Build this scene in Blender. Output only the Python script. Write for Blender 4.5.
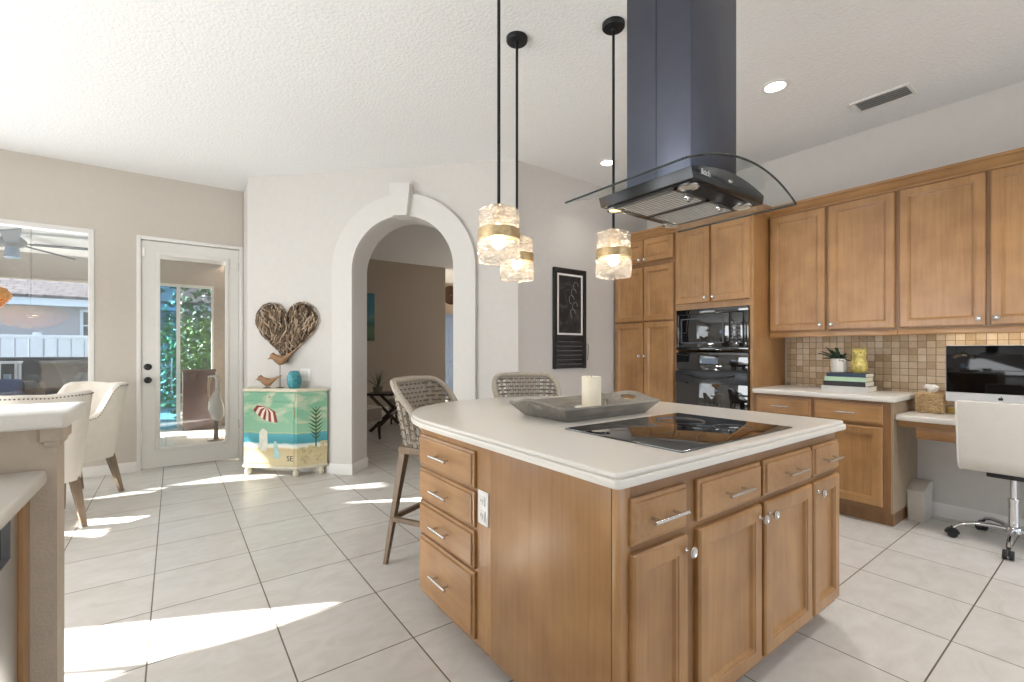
import bpy, bmesh, math, random
from mathutils import Vector, Matrix, Euler
random.seed(7)
PI = math.pi
for o in list(bpy.data.objects):
    bpy.data.objects.remove(o)
SC = bpy.context.scene
COL = SC.collection

# ------------------------------------------------------------------ camera
YAW = 0.6336
cam_d = bpy.data.cameras.new('camera')
cam_d.sensor_width = 36.0
cam_d.lens = 36.0 * 460.5 / 1024.0
cam_d.shift_y = 9.4 / 1024.0
cam_d.clip_start = 0.05
cam = bpy.data.objects.new('camera', cam_d)
COL.objects.link(cam)
cam.location = (0, 0, 1.233)
cam.rotation_euler = (PI / 2, 0, -YAW)
SC.camera = cam

# ------------------------------------------------------------------ world, sun, exposure
SC.view_settings.view_transform = 'Standard'
SC.view_settings.look = 'None'
SC.view_settings.gamma = 1.0
SC.view_settings.exposure = 0.24
SC.view_settings.use_curve_mapping = False
wd = bpy.data.worlds.new('sky')
SC.world = wd
wd.use_nodes = True
bg = wd.node_tree.nodes['Background']
bg.inputs[0].default_value = (0.62, 0.78, 1.0, 1)
bg.inputs[1].default_value = 1.8

SUN_EL = math.radians(22.0)
SUN_H = Vector((0.9036, -0.4284, 0)).normalized()        # horizontal travel direction
SUN_DIR = Vector((SUN_H.x * math.cos(SUN_EL), SUN_H.y * math.cos(SUN_EL), -math.sin(SUN_EL)))
sd = bpy.data.lights.new('sun', 'SUN')
sd.energy = 52.0
sd.angle = 0.009
sd.color = (1.0, 0.96, 0.91)
so = bpy.data.objects.new('sun', sd)
COL.objects.link(so)
so.rotation_euler = SUN_DIR.to_track_quat('-Z', 'Y').to_euler()
so.location = (-6, 8, 6)


def area(name, loc, aim, sx, sy, watts, color=(1, 1, 1)):
    d = bpy.data.lights.new(name, 'AREA')
    d.shape = 'RECTANGLE'
    d.size, d.size_y = sx, sy
    d.energy = watts
    d.color = color
    o = bpy.data.objects.new(name, d)
    COL.objects.link(o)
    o.location = loc
    o.rotation_euler = Vector(aim).to_track_quat('-Z', 'Y').to_euler()
    return o


# area lamps added as daylight; rear and nook ones sit at openings
area('daylight_rear_sliding_door', (3.0, -3.42, 1.5), (-0.12, 1, 0.50), 2.8, 2.0, 34, (0.92, 0.965, 1.0))
area('daylight_nook_window', (-1.8, 5.98, 1.45), (0.15, -1, 0.05), 2.3, 1.9, 42, (0.92, 0.965, 1.0))
area('daylight_left_fill', (-3.30, 1.5, 1.35), (1, -0.14, 0.24), 4.0, 2.2, 180, (0.92, 0.965, 1.0))  # lamp added for the left windows; the wall is solid here
area('fill_dining', (6.4, 6.6, 1.5), (-1, 0.1, 0), 2.0, 1.6, 15, (1.0, 0.97, 0.93))  # fill lamp added; this room has no window opening


# spots without fixtures, added out of view to brighten floor and right side
for k_, (x_, y_, w_) in enumerate(((3.31, 0.0, 60), (1.9, -0.35, 16), (3.31, -1.5, 34))):
    d_ = bpy.data.lights.new('fill_spot', 'SPOT')
    d_.energy, d_.spot_size, d_.spot_blend, d_.shadow_soft_size, d_.color = w_, 2.2, 0.8, 0.07, (1, 0.975, 0.94)
    o_ = bpy.data.objects.new('fill_spot', d_)
    COL.objects.link(o_)
    o_.location = (x_, y_, 3.0)

# ------------------------------------------------------------------ materials
def new_mat(name):
    m = bpy.data.materials.new(name)
    m.use_nodes = True
    nt = m.node_tree
    b = nt.nodes['Principled BSDF']
    return m, nt, b


def N(nt, kind, **kw):
    n = nt.nodes.new(kind)
    for k, v in kw.items():
        setattr(n, k, v)
    return n


def L(nt, a, b):
    nt.links.new(a, b)


def srgb(r, g, b):
    f = lambda c: (c / 255 / 12.92) if c / 255 <= 0.04045 else ((c / 255 + 0.055) / 1.055) ** 2.4
    return (f(r), f(g), f(b), 1)


def plain(name, col, rough=0.5, metal=0.0, var=0.06, scale=18, bump=0.0, bscale=60, coat=0.0, spec=0.5, emit=None, estr=0):
    m, nt, b = new_mat(name)
    tc = N(nt, 'ShaderNodeTexCoord')
    nz = N(nt, 'ShaderNodeTexNoise')
    nz.inputs['Scale'].default_value = scale
    nz.inputs['Detail'].default_value = 4
    L(nt, tc.outputs['Object'], nz.inputs['Vector'])
    cr = N(nt, 'ShaderNodeValToRGB')
    c0 = [max(0, c * (1 - var)) for c in col[:3]] + [1]
    c1 = [min(1, c * (1 + var)) for c in col[:3]] + [1]
    cr.color_ramp.elements[0].position = 0.3
    cr.color_ramp.elements[1].position = 0.7
    cr.color_ramp.elements[0].color = c0
    cr.color_ramp.elements[1].color = c1
    L(nt, nz.outputs['Fac'], cr.inputs['Fac'])
    L(nt, cr.outputs['Color'], b.inputs['Base Color'])
    b.inputs['Roughness'].default_value = rough
    b.inputs['Metallic'].default_value = metal
    b.inputs['Coat Weight'].default_value = coat
    b.inputs['Specular IOR Level'].default_value = spec
    if emit:
        b.inputs['Emission Color'].default_value = emit
        b.inputs['Emission Strength'].default_value = estr
    if bump:
        n2 = N(nt, 'ShaderNodeTexNoise')
        n2.inputs['Scale'].default_value = bscale
        n2.inputs['Detail'].default_value = 3
        L(nt, tc.outputs['Object'], n2.inputs['Vector'])
        bp = N(nt, 'ShaderNodeBump')
        bp.inputs['Strength'].default_value = bump
        bp.inputs['Distance'].default_value = 0.01
        L(nt, n2.outputs['Fac'], bp.inputs['Height'])
        L(nt, bp.outputs['Normal'], b.inputs['Normal'])
    return m


def wood(name, light, dark, rough=0.34, grain=(22, 22, 1.2), coat=0.3, seedv=0.0, blotch=0.62):
    """streaky grain along the axis with the low scale + soft blotches as maple has"""
    m, nt, b = new_mat(name)
    tc = N(nt, 'ShaderNodeTexCoord')
    oi = N(nt, 'ShaderNodeObjectInfo')
    mp = N(nt, 'ShaderNodeMapping')
    mp.inputs['Scale'].default_value = grain
    cmb = N(nt, 'ShaderNodeVectorMath', operation='SCALE')
    cmb.inputs[0].default_value = (7.3, 3.1, 5.7)
    L(nt, oi.outputs['Random'], cmb.inputs['Scale'])
    L(nt, tc.outputs['Object'], mp.inputs['Vector'])
    L(nt, cmb.outputs[0], mp.inputs['Location'])
    n1 = N(nt, 'ShaderNodeTexNoise')
    n1.inputs['Scale'].default_value = 2.2
    n1.inputs['Detail'].default_value = 6
    n1.inputs['Distortion'].default_value = 0.4
    L(nt, mp.outputs['Vector'], n1.inputs['Vector'])
    n2 = N(nt, 'ShaderNodeTexNoise')
    n2.inputs['Scale'].default_value = 5.0
    n2.inputs['Detail'].default_value = 3
    L(nt, tc.outputs['Object'], n2.inputs['Vector'])
    mx = N(nt, 'ShaderNodeMath', operation='MULTIPLY_ADD')
    mx.inputs[1].default_value = blotch
    L(nt, n2.outputs['Fac'], mx.inputs[0])
    ml = N(nt, 'ShaderNodeMath', operation='MULTIPLY')
    ml.inputs[1].default_value = 1 - blotch
    L(nt, n1.outputs['Fac'], ml.inputs[0])
    L(nt, ml.outputs[0], mx.inputs[2])
    cr = N(nt, 'ShaderNodeValToRGB')
    cr.color_ramp.elements[0].position = 0.32
    cr.color_ramp.elements[1].position = 0.68
    cr.color_ramp.elements[0].color = dark
    cr.color_ramp.elements[1].color = light
    L(nt, mx.outputs[0], cr.inputs['Fac'])
    L(nt, cr.outputs['Color'], b.inputs['Base Color'])
    b.inputs['Roughness'].default_value = rough
    b.inputs['Coat Weight'].default_value = coat
    b.inputs['Coat Roughness'].default_value = 0.25
    return m


def glassy(name, tint=(1, 1, 1, 1), refl=0.08, rough=0.0, fres=0.6):
    """thin pane: clear through, fresnel gloss over it"""
    m = bpy.data.materials.new(name)
    m.use_nodes = True
    nt = m.node_tree
    nt.nodes.clear()
    out = N(nt, 'ShaderNodeOutputMaterial')
    tr = N(nt, 'ShaderNodeBsdfTransparent')
    tr.inputs[0].default_value = tint
    gl = N(nt, 'ShaderNodeBsdfGlossy')
    gl.inputs['Roughness'].default_value = rough
    fr = N(nt, 'ShaderNodeLayerWeight')
    fr.inputs['Blend'].default_value = 0.35
    ma = N(nt, 'ShaderNodeMath', operation='MULTIPLY_ADD')
    ma.inputs[1].default_value = fres
    ma.inputs[2].default_value = refl
    L(nt, fr.outputs['Fresnel'], ma.inputs[0])
    ma.use_clamp = True
    mix = N(nt, 'ShaderNodeMixShader')
    L(nt, ma.outputs[0], mix.inputs[0])
    L(nt, tr.outputs[0], mix.inputs[1])
    L(nt, gl.outputs[0], mix.inputs[2])
    L(nt, mix.outputs[0], out.inputs[0])
    return m


def emis(name, col, strength):
    m, nt, b = new_mat(name)
    b.inputs['Base Color'].default_value = col
    b.inputs['Emission Color'].default_value = col
    b.inputs['Emission Strength'].default_value = strength
    return m


def tile_floor():
    m, nt, b = new_mat('floor_tile')
    g = N(nt, 'ShaderNodeNewGeometry')
    mp = N(nt, 'ShaderNodeMapping')
    mp.inputs['Location'].default_value = (0.085, -2.758 + 0.4572 * 20, 0)
    L(nt, g.outputs['Position'], mp.inputs['Vector'])
    ad = N(nt, 'ShaderNodeVectorMath', operation='ADD')
    ad.inputs[1].default_value = (0.4572 * 20, 0, 0)
    L(nt, mp.outputs['Vector'], ad.inputs[0])
    br = N(nt, 'ShaderNodeTexBrick')
    br.offset = 0.0
    br.squash = 1.0
    br.inputs['Scale'].default_value = 1.0
    br.inputs['Brick Width'].default_value = 0.4572
    br.inputs['Row Height'].default_value = 0.4572
    br.inputs['Mortar Size'].default_value = 0.0032
    br.inputs['Mortar Smooth'].default_value = 0.25
    br.inputs['Color1'].default_value = srgb(213, 208, 202)
    br.inputs['Color2'].default_value = srgb(220, 216, 211)
    br.inputs['Mortar'].default_value = srgb(112, 101, 90)
    L(nt, ad.outputs[0], br.inputs['Vector'])
    nz = N(nt, 'ShaderNodeTexNoise')
    nz.inputs['Scale'].default_value = 5.5
    nz.inputs['Detail'].default_value = 8
    nz.inputs['Roughness'].default_value = 0.62
    nz.inputs['Distortion'].default_value = 0.8
    mp2 = N(nt, 'ShaderNodeMapping')
    mp2.inputs['Scale'].default_value = (1, 1.8, 1)
    L(nt, g.outputs['Position'], mp2.inputs['Vector'])
    L(nt, mp2.outputs['Vector'], nz.inputs['Vector'])
    cr = N(nt, 'ShaderNodeValToRGB')
    cr.color_ramp.elements[0].position = 0.3
    cr.color_ramp.elements[0].color = (0.87, 0.85, 0.82, 1)
    cr.color_ramp.elements[1].position = 0.62
    cr.color_ramp.elements[1].color = (1, 1, 1, 1)
    L(nt, nz.outputs['Fac'], cr.inputs['Fac'])
    mx = N(nt, 'ShaderNodeMix', data_type='RGBA', blend_type='MULTIPLY')
    mx.inputs[0].default_value = 1.0
    L(nt, br.outputs['Color'], mx.inputs[6])
    L(nt, cr.outputs['Color'], mx.inputs[7])
    L(nt, mx.outputs[2], b.inputs['Base Color'])
    b.inputs['Roughness'].default_value = 0.32
    b.inputs['Specular IOR Level'].default_value = 0.4
    bp = N(nt, 'ShaderNodeBump')
    bp.invert = True
    bp.inputs['Strength'].default_value = 0.5
    bp.inputs['Distance'].default_value = 0.003
    L(nt, br.outputs['Fac'], bp.inputs['Height'])
    L(nt, bp.outputs['Normal'], b.inputs['Normal'])
    return m


def mosaic():
    """tumbled travertine squares; the wall lies in the YZ plane"""
    m, nt, b = new_mat('travertine_mosaic')
    g = N(nt, 'ShaderNodeNewGeometry')
    sp = N(nt, 'ShaderNodeSeparateXYZ')
    L(nt, g.outputs['Position'], sp.inputs[0])
    cb = N(nt, 'ShaderNodeCombineXYZ')
    a1 = N(nt, 'ShaderNodeMath', operation='ADD'); a1.inputs[1].default_value = 5.2
    L(nt, sp.outputs['Y'], a1.inputs[0])
    a2 = N(nt, 'ShaderNodeMath', operation='ADD'); a2.inputs[1].default_value = 0.02
    L(nt, sp.outputs['Z'], a2.inputs[0])
    L(nt, a1.outputs[0], cb.inputs[0]); L(nt, a2.outputs[0], cb.inputs[1])
    br = N(nt, 'ShaderNodeTexBrick')
    br.offset = 0.0
    br.inputs['Scale'].default_value = 1.0
    br.inputs['Brick Width'].default_value = 0.053
    br.inputs['Row Height'].default_value = 0.053
    br.inputs['Mortar Size'].default_value = 0.0022
    br.inputs['Mortar Smooth'].default_value = 0.3
    br.inputs['Bias'].default_value = 0.0
    br.inputs['Color1'].default_value = (0, 0, 0, 1)
    br.inputs['Color2'].default_value = (1, 1, 1, 1)
    br.inputs['Mortar'].default_value = (0.35, 0.35, 0.35, 1)
    L(nt, cb.outputs[0], br.inputs['Vector'])
    nz = N(nt, 'ShaderNodeTexNoise')
    nz.inputs['Scale'].default_value = 40
    nz.inputs['Detail'].default_value = 5
    L(nt, g.outputs['Position'], nz.inputs['Vector'])
    ma = N(nt, 'ShaderNodeMath', operation='MULTIPLY_ADD')
    ma.inputs[1].default_value = 0.45
    L(nt, nz.outputs['Fac'], ma.inputs[0])
    ms = N(nt, 'ShaderNodeMath', operation='MULTIPLY'); ms.inputs[1].default_value = 0.6
    L(nt, br.outputs['Color'], ms.inputs[0])
    L(nt, ms.outputs[0], ma.inputs[2])
    cr = N(nt, 'ShaderNodeValToRGB')
    e = cr.color_ramp.elements
    e[0].position = 0.12; e[0].color = srgb(178, 148, 112)
    e[1].position = 0.85; e[1].color = srgb(228, 210, 184)
    x = e.new(0.45); x.color = srgb(203, 178, 144)
    L(nt, ma.outputs[0], cr.inputs['Fac'])
    mx = N(nt, 'ShaderNodeMix', data_type='RGBA')
    L(nt, br.outputs['Fac'], mx.inputs[0])
    L(nt, cr.outputs['Color'], mx.inputs[6])
    mx.inputs[7].default_value = srgb(140, 116, 90)
    L(nt, mx.outputs[2], b.inputs['Base Color'])
    b.inputs['Roughness'].default_value = 0.55
    bp = N(nt, 'ShaderNodeBump'); bp.invert = True
    bp.inputs['Strength'].default_value = 0.6; bp.inputs['Distance'].default_value = 0.003
    L(nt, br.outputs['Fac'], bp.inputs['Height'])
    L(nt, bp.outputs['Normal'], b.inputs['Normal'])
    return m


M = {}
M['wall'] = plain('wall_paint', srgb(212, 207, 201), 0.75, var=0.015, bump=0.12, bscale=90)
M['wall_shaded'] = plain('wall_paint_shaded', srgb(203, 195, 184), 0.75, var=0.015, bump=0.12, bscale=90)  # beiger copy of the wall paint; nook wall shading is in the colour
M['dining_wall'] = plain('dining_wall_paint', srgb(186, 172, 155), 0.75, var=0.015)
M['ceiling'] = plain('knockdown_ceiling', srgb(238, 238, 236), 0.85, var=0.02, scale=60, bump=0.55, bscale=55)
M['archtrim'] = plain('arch_trim_paint', srgb(219, 215, 209), 0.6, var=0.012)
M['white'] = plain('white_trim_paint', srgb(232, 229, 224), 0.45, var=0.015)
M['doorwhite'] = plain('white_door_paint', srgb(226, 223, 217), 0.4, var=0.01)
M['floor'] = tile_floor()
M['mosaic'] = mosaic()
M['maple'] = wood('maple', srgb(178, 135, 87), srgb(147, 104, 62))
M['maple_h'] = wood('maple_horizontal', srgb(178, 135, 87), srgb(147, 104, 62), grain=(22, 1.2, 22))
M['maple_shaded'] = wood('maple_shadow_frame', srgb(148, 108, 68), srgb(122, 86, 52))  # darker maple copy: shade between doors put into the frame colour
M['counter'] = plain('solid_surface_counter', srgb(222, 216, 207), 0.28, var=0.03, scale=160, coat=0.2)
M['chrome'] = plain('brushed_nickel', srgb(205, 203, 200), 0.25, 1.0, var=0.03)
M['shiny'] = plain('polished_chrome', srgb(225, 225, 227), 0.08, 1.0, var=0.01)
M['black'] = plain('black_plastic', srgb(24, 24, 26), 0.4, var=0.05)
M['blackgloss'] = plain('black_ceramic_glass', srgb(10, 10, 12), 0.04, var=0.02, spec=0.9, coat=0.6)
M['pendblack'] = plain('black_metal', srgb(28, 29, 31), 0.45, 0.4, var=0.05)
M['hoodblack'] = plain('black_stainless', srgb(84, 86, 97), 0.33, 0.85, var=0.03)
M['hooddark'] = plain('hood_glossy_black', srgb(26, 28, 31), 0.22, 0.2, var=0.03)
M['glass'] = glassy('window_glass', (0.93, 0.96, 0.98, 1), 0.10, 0.0, 0.45)
M['doorglass'] = glassy('door_glass', (0.86, 0.89, 0.90, 1), 0.06, 0.0, 0.4)
M['hoodglass'] = glassy('hood_glass', (0.96, 0.98, 0.98, 1), 0.02, 0.0, 0.18)
M['crystal'] = None
M['outlet'] = plain('white_plastic', srgb(240, 238, 234), 0.35, var=0.01)
M['slot'] = plain('outlet_slot', srgb(120, 116, 110), 0.5)

# ------------------------------------------------------------------ mesh helpers
def BM():
    return bmesh.new()


def _merge(bm, tmp):
    me = bpy.data.meshes.new('tmp')
    tmp.to_mesh(me)
    tmp.free()
    bm.from_mesh(me)
    bpy.data.meshes.remove(me)


def add_box(bm, lo, hi, bev=0.0, seg=2, mat=None):
    t = BM()
    bmesh.ops.create_cube(t, size=1)
    for v in t.verts:
        v.co = Vector([lo[i] + (v.co[i] + 0.5) * (hi[i] - lo[i]) for i in range(3)])
    if bev:
        bmesh.ops.bevel(t, geom=t.edges[:], offset=bev, segments=seg, affect='EDGES', profile=0.5)
    if mat is not None:
        t.transform(mat)
    _merge(bm, t)
    return bm


def box(lo, hi, bev=0.0, seg=2, mat=None):
    return add_box(BM(), lo, hi, bev, seg, mat)


def add_cyl(bm, p0, p1, r0, r1=None, n=20, caps=True):
    r1 = r0 if r1 is None else r1
    p0, p1 = Vector(p0), Vector(p1)
    d = (p1 - p0)
    q = d.to_track_quat('Z', 'Y')
    a = [bm.verts.new(p0 + q @ Vector((r0 * math.cos(2 * PI * i / n), r0 * math.sin(2 * PI * i / n), 0))) for i in range(n)]
    c = [bm.verts.new(p1 + q @ Vector((r1 * math.cos(2 * PI * i / n), r1 * math.sin(2 * PI * i / n), 0))) for i in range(n)]
    for i in range(n):
        j = (i + 1) % n
        bm.faces.new((a[i], a[j], c[j], c[i]))
    if caps:
        bm.faces.new(a[::-1])
        bm.faces.new(c)
    return bm


def add_tube(bm, pts, r, n=8, closed=False, rfun=None, flat=1.0):
    pts = [Vector(p) for p in pts]
    k = len(pts)
    rings = []
    up = Vector((0, 0, 1))
    prev = None
    for i in range(k):
        if closed:
            d = pts[(i + 1) % k] - pts[i - 1]
        else:
            d = pts[min(i + 1, k - 1)] - pts[max(i - 1, 0)]
        d.normalize()
        if prev is None:
            ref = up if abs(d.z) < 0.95 else Vector((1, 0, 0))
            s = d.cross(ref).normalized()
        else:
            s = (prev - d * prev.dot(d))
            s = s.normalized() if s.length > 1e-6 else d.orthogonal().normalized()
        prev = s
        t = s.cross(d)
        rr = rfun(i / (k - 1)) * r if rfun else r
        rings.append([bm.verts.new(pts[i] + (s * math.cos(2 * PI * j / n) + t * flat * math.sin(2 * PI * j / n)) * rr) for j in range(n)])
    m = k if closed else k - 1
    for i in range(m):
        A, B = rings[i], rings[(i + 1) % k]
        for j in range(n):
            bm.faces.new((A[j], A[(j + 1) % n], B[(j + 1) % n], B[j]))
    if not closed:
        bm.faces.new(rings[0][::-1])
        bm.faces.new(rings[-1])
    return bm


def add_lathe(bm, prof, n=32, loc=(0, 0, 0), fun=None):
    """prof: (r, z) list; radius 0 ends close"""
    loc = Vector(loc)
    rings = []
    for (r, z) in prof:
        if r < 1e-6:
            rings.append([bm.verts.new(loc + Vector((0, 0, z)))])
        else:
            rg = []
            for j in range(n):
                a = 2 * PI * j / n
                f = fun(a, z) if fun else 1.0
                rg.append(bm.verts.new(loc + Vector((r * f * math.cos(a), r * f * math.sin(a), z))))
            rings.append(rg)
    for A, B in zip(rings, rings[1:]):
        for j in range(n):
            k = (j + 1) % n
            if len(A) == 1 and len(B) == 1:
                continue
            if len(A) == 1:
                bm.faces.new((A[0], B[k], B[j]))
            elif len(B) == 1:
                bm.faces.new((A[j], A[k], B[0]))
            else:
                bm.faces.new((A[j], A[k], B[k], B[j]))
    return bm


def add_prism(bm, pts, h0, h1, mat=None, bev=0.0, seg=2):
    """polygon (u,v) extruded from h0 to h1 along local z; mat maps local to target"""
    t = BM()
    a = [t.verts.new((p[0], p[1], h0)) for p in pts]
    f = t.faces.new(a)
    r = bmesh.ops.extrude_face_region(t, geom=[f])
    vs = [e for e in r['geom'] if isinstance(e, bmesh.types.BMVert)]
    for v in vs:
        v.co.z = h1
    bmesh.ops.recalc_face_normals(t, faces=t.faces[:])
    if bev:
        top = [e for e in t.edges if all(abs(v.co.z - h1) < 1e-6 for v in e.verts)]
        bot = [e for e in t.edges if all(abs(v.co.z - h0) < 1e-6 for v in e.verts)]
        bmesh.ops.bevel(t, geom=top + bot, offset=bev, segments=seg, affect='EDGES', profile=0.5)
    if mat is not None:
        t.transform(mat)
    _merge(bm, t)
    return bm


def add_ball(bm, c, r, sc=(1, 1, 1), sub=2, mat=None):
    t = BM()
    bmesh.ops.create_icosphere(t, subdivisions=sub, radius=r)
    for v in t.verts:
        v.co = Vector((v.co.x * sc[0], v.co.y * sc[1], v.co.z * sc[2]))
    if mat is not None:
        t.transform(mat)
    t.transform(Matrix.Translation(c))
    _merge(bm, t)
    return bm


def frame_mat(o, u, v, n):
    """local (x,y,z) -> o + x u + y v + z n"""
    u, v, n, o = Vector(u), Vector(v), Vector(n), Vector(o)
    return Matrix(((u.x, v.x, n.x, o.x), (u.y, v.y, n.y, o.y), (u.z, v.z, n.z, o.z), (0, 0, 0, 1)))


def rect_loft(bm, w, h, prof, mat):
    """nested rectangles: prof = (inset, height) from the back outwards, then capped"""
    rings = []
    for (ins, z) in prof:
        rings.append([bm.verts.new(mat @ Vector(p)) for p in ((ins, ins, z), (w - ins, ins, z), (w - ins, h - ins, z), (ins, h - ins, z))])
    bm.faces.new(rings[0][::-1])
    for A, B in zip(rings, rings[1:]):
        for j in range(4):
            k = (j + 1) % 4
            bm.faces.new((A[j], A[k], B[k], B[j]))
    bm.faces.new(rings[-1])
    return bm


def smooth_by_angle(me, ang=40):
    for p in me.polygons:
        p.use_smooth = True
    b = BM()
    b.from_mesh(me)
    lim = math.radians(ang)
    for e in b.edges:
        if len(e.link_faces) == 2:
            e.smooth = e.calc_face_angle(0) < lim
        else:
            e.smooth = False
    b.to_mesh(me)
    b.free()


def root_of(o):
    while o.parent:
        o = o.parent
    return o


def obj(name, bm, mat, parent=None, local=False, recalc=True, ang=40):
    """link bm as ONE mesh object; given in world coordinates unless local"""
    if recalc:
        bmesh.ops.recalc_face_normals(bm, faces=bm.faces[:])
    if parent is not None and not local:
        r = root_of(parent)
        off = r.location.copy()
        bm.transform(Matrix.Translation(-off))
    me = bpy.data.meshes.new(name)
    bm.to_mesh(me)
    bm.free()
    smooth_by_angle(me, ang)
    me.materials.append(mat)
    o = bpy.data.objects.new(name, me)
    COL.objects.link(o)
    if parent is not None:
        o.parent = parent
    return o


def tag(o, label, cat, group=None, kind=None):
    o['label'] = label
    o['category'] = cat
    if group:
        o['group'] = group
    if kind:
        o['kind'] = kind
    return o


def thing(name, label, cat, loc=(0, 0, 0), rotz=0, group=None):
    o = bpy.data.objects.new(name, None)
    o.empty_display_size = 0.1
    COL.objects.link(o)
    o.location = loc
    o.rotation_euler = (0, 0, rotz)
    return tag(o, label, cat, group)


def solo(name, bm, mat, label, cat, loc, group=None, kind=None, local=False):
    """a thing that is one mesh, its origin at loc"""
    if not local:
        bm.transform(Matrix.Translation(-Vector(loc)))
    o = obj(name, bm, mat)
    o.location = loc
    return tag(o, label, cat, group, kind)


def struct(name, bm, mat, parent=None, label=None, ang=40):
    o = obj(name, bm, mat, parent, ang=ang)
    if parent is None:
        o['kind'] = 'structure'
        if label:
            o['label'] = label
            o['category'] = name.split('_')[0]
    return o


def copy_tree(o, parent=None):
    c = o.copy()
    COL.objects.link(c)
    if parent is not None:
        c.parent = parent
    for ch in list(o.children):
        copy_tree(ch, c)
    return c


def text_bm(s, size, mat, depth=0.001):
    cu = bpy.data.curves.new('t', 'FONT')
    cu.body = s
    cu.size = size
    cu.extrude = depth
    cu.resolution_u = 3
    o = bpy.data.objects.new('t', cu)
    COL.objects.link(o)
    dg = bpy.context.evaluated_depsgraph_get()
    me = bpy.data.meshes.new_from_object(o.evaluated_get(dg))
    bpy.data.objects.remove(o)
    b = BM()
    b.from_mesh(me)
    b.transform(mat)
    bpy.data.meshes.remove(me)
    return b


# ------------------------------------------------------------------ cabinet pieces
# a face frame: (origin, u, v, n) with u along the width, v up, n outwards
DOORP = [(0, 0), (0, 0.014), (0.003, 0.018), (0.008, 0.0215), (0.050, 0.0215), (0.052, 0.0175), (0.058, 0.0165), (0.064, 0.0065), (0.070, 0.0055)]
DRAWP = [(0, 0), (0, 0.010), (0.003, 0.0125), (0.010, 0.0140), (0.013, 0.0205), (0.016, 0.0215)]


def door_bm(o, u, v, n, w, h, prof=DOORP):
    return rect_loft(BM(), w, h, prof, frame_mat(o, u, v, n))


def knob_bm(p, n):
    p, n = Vector(p), Vector(n)
    b = BM()
    q = n.to_track_quat('Z', 'Y').to_matrix().to_4x4()
    t = BM()
    add_lathe(t, [(0.0, 0), (0.008, 0), (0.0055, 0.004), (0.005, 0.014), (0.011, 0.018), (0.0165, 0.021), (0.0170, 0.025), (0.0150, 0.0275), (0.0125, 0.0265), (0.011, 0.0255), (0, 0.0255)], 18)
    t.transform(Matrix.Translation(p) @ q)
    _merge(b, t)
    return b


def pull_bm(p, u, n, ln=0.13):
    """bar pull: two posts and a round bar; p is the centre on the face"""
    p, u, n = Vector(p), Vector(u), Vector(n)
    b = BM()
    for s in (-1, 1):
        q = p + u * s * (ln * 0.32)
        add_cyl(b, q, q + n * 0.030, 0.0045, n=10)
    add_cyl(b, p - u * ln / 2 + n * 0.032, p + u * ln / 2 + n * 0.032, 0.006, n=12)
    return b


def add_door(parent, o, u, v, n, w, h, knob=None, name='door', mat=None):
    """o on the face-frame plane, lower left corner; knob = (du, dv) from the corner"""
    d = obj(name, door_bm(o, u, v, n, w, h), mat or M['maple'], parent, ang=8)
    if knob:
        p = Vector(o) + Vector(u) * knob[0] + Vector(v) * knob[1] + Vector(n) * 0.0205
        obj('knob', knob_bm(p, n), M['chrome'], d)
    return d


def add_drawer(parent, o, u, v, n, w, h, mat=None, ln=0.13):
    d = obj('drawer', door_bm(o, u, v, n, w, h, DRAWP), mat or M['maple_h'], parent, ang=8)
    p = Vector(o) + Vector(u) * w / 2 + Vector(v) * h / 2 + Vector(n) * 0.0205
    obj('handle', pull_bm(p, u, n, ln), M['chrome'], d)
    return d


# ================================================================== ROOM SHELL
CEIL = 3.04
WR = 4.59                      # right wall plane
WY = 3.50                      # chalkboard wall plane
DW = 6.05                      # nook wall with window and door
E1 = Vector((1, -1, 0)).normalized()     # along the angled wall
E2 = Vector((-1, -1, 0)).normalized()    # out of the angled wall into the kitchen
A0 = Vector((0.62, 5.50, 0))
ALEN = 2.85


def W(s, d, z):
    return A0 + E1 * s + E2 * d + Vector((0, 0, z))


struct('floor', box((-3.6, -3.7, -0.1), (8.0, 12.2, 0.0)), M['floor'])
struct('ceiling', box((-3.6, -3.7, CEIL), (8.0, 6.17, CEIL + 0.12)), M['ceiling'])
struct('ceiling_dining', box((0.62, 6.17, CEIL), (8.0, 12.2, CEIL + 0.12)), M['ceiling'])

# right wall with cabinets (continues behind the dining room)
struct('wall_right', box((WR, -3.6, 0), (WR + 0.12, WY + 0.12, CEIL)), M['wall'])
struct('wall_back', box((2.64, WY, 0), (WR, WY + 0.12, CEIL)), M['wall'])
# angled wall with arched opening
S1, S2, SPR = 1.185, 2.225, 2.03
SC_, RR = (S1 + S2) / 2, (S2 - S1) / 2
pts = [(0, 0), (S1, 0), (S1, SPR)]
for i in range(1, 32):
    a = PI - PI * i / 32
    pts.append((SC_ + RR * math.cos(a), SPR + RR * math.sin(a)))
pts += [(S2, SPR), (S2, 0), (ALEN, 0), (ALEN, CEIL), (0, CEIL)]
MA = frame_mat(A0, E1, (0, 0, 1), E2)
struct('wall_angled', add_prism(BM(), pts, -0.28, 0.0, MA), M['wall'])
# return from the angled wall back to the nook wall
struct('wall_return', box((0.64, 5.55, 0), (0.76, DW + 0.12, CEIL)), M['wall'])
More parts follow.
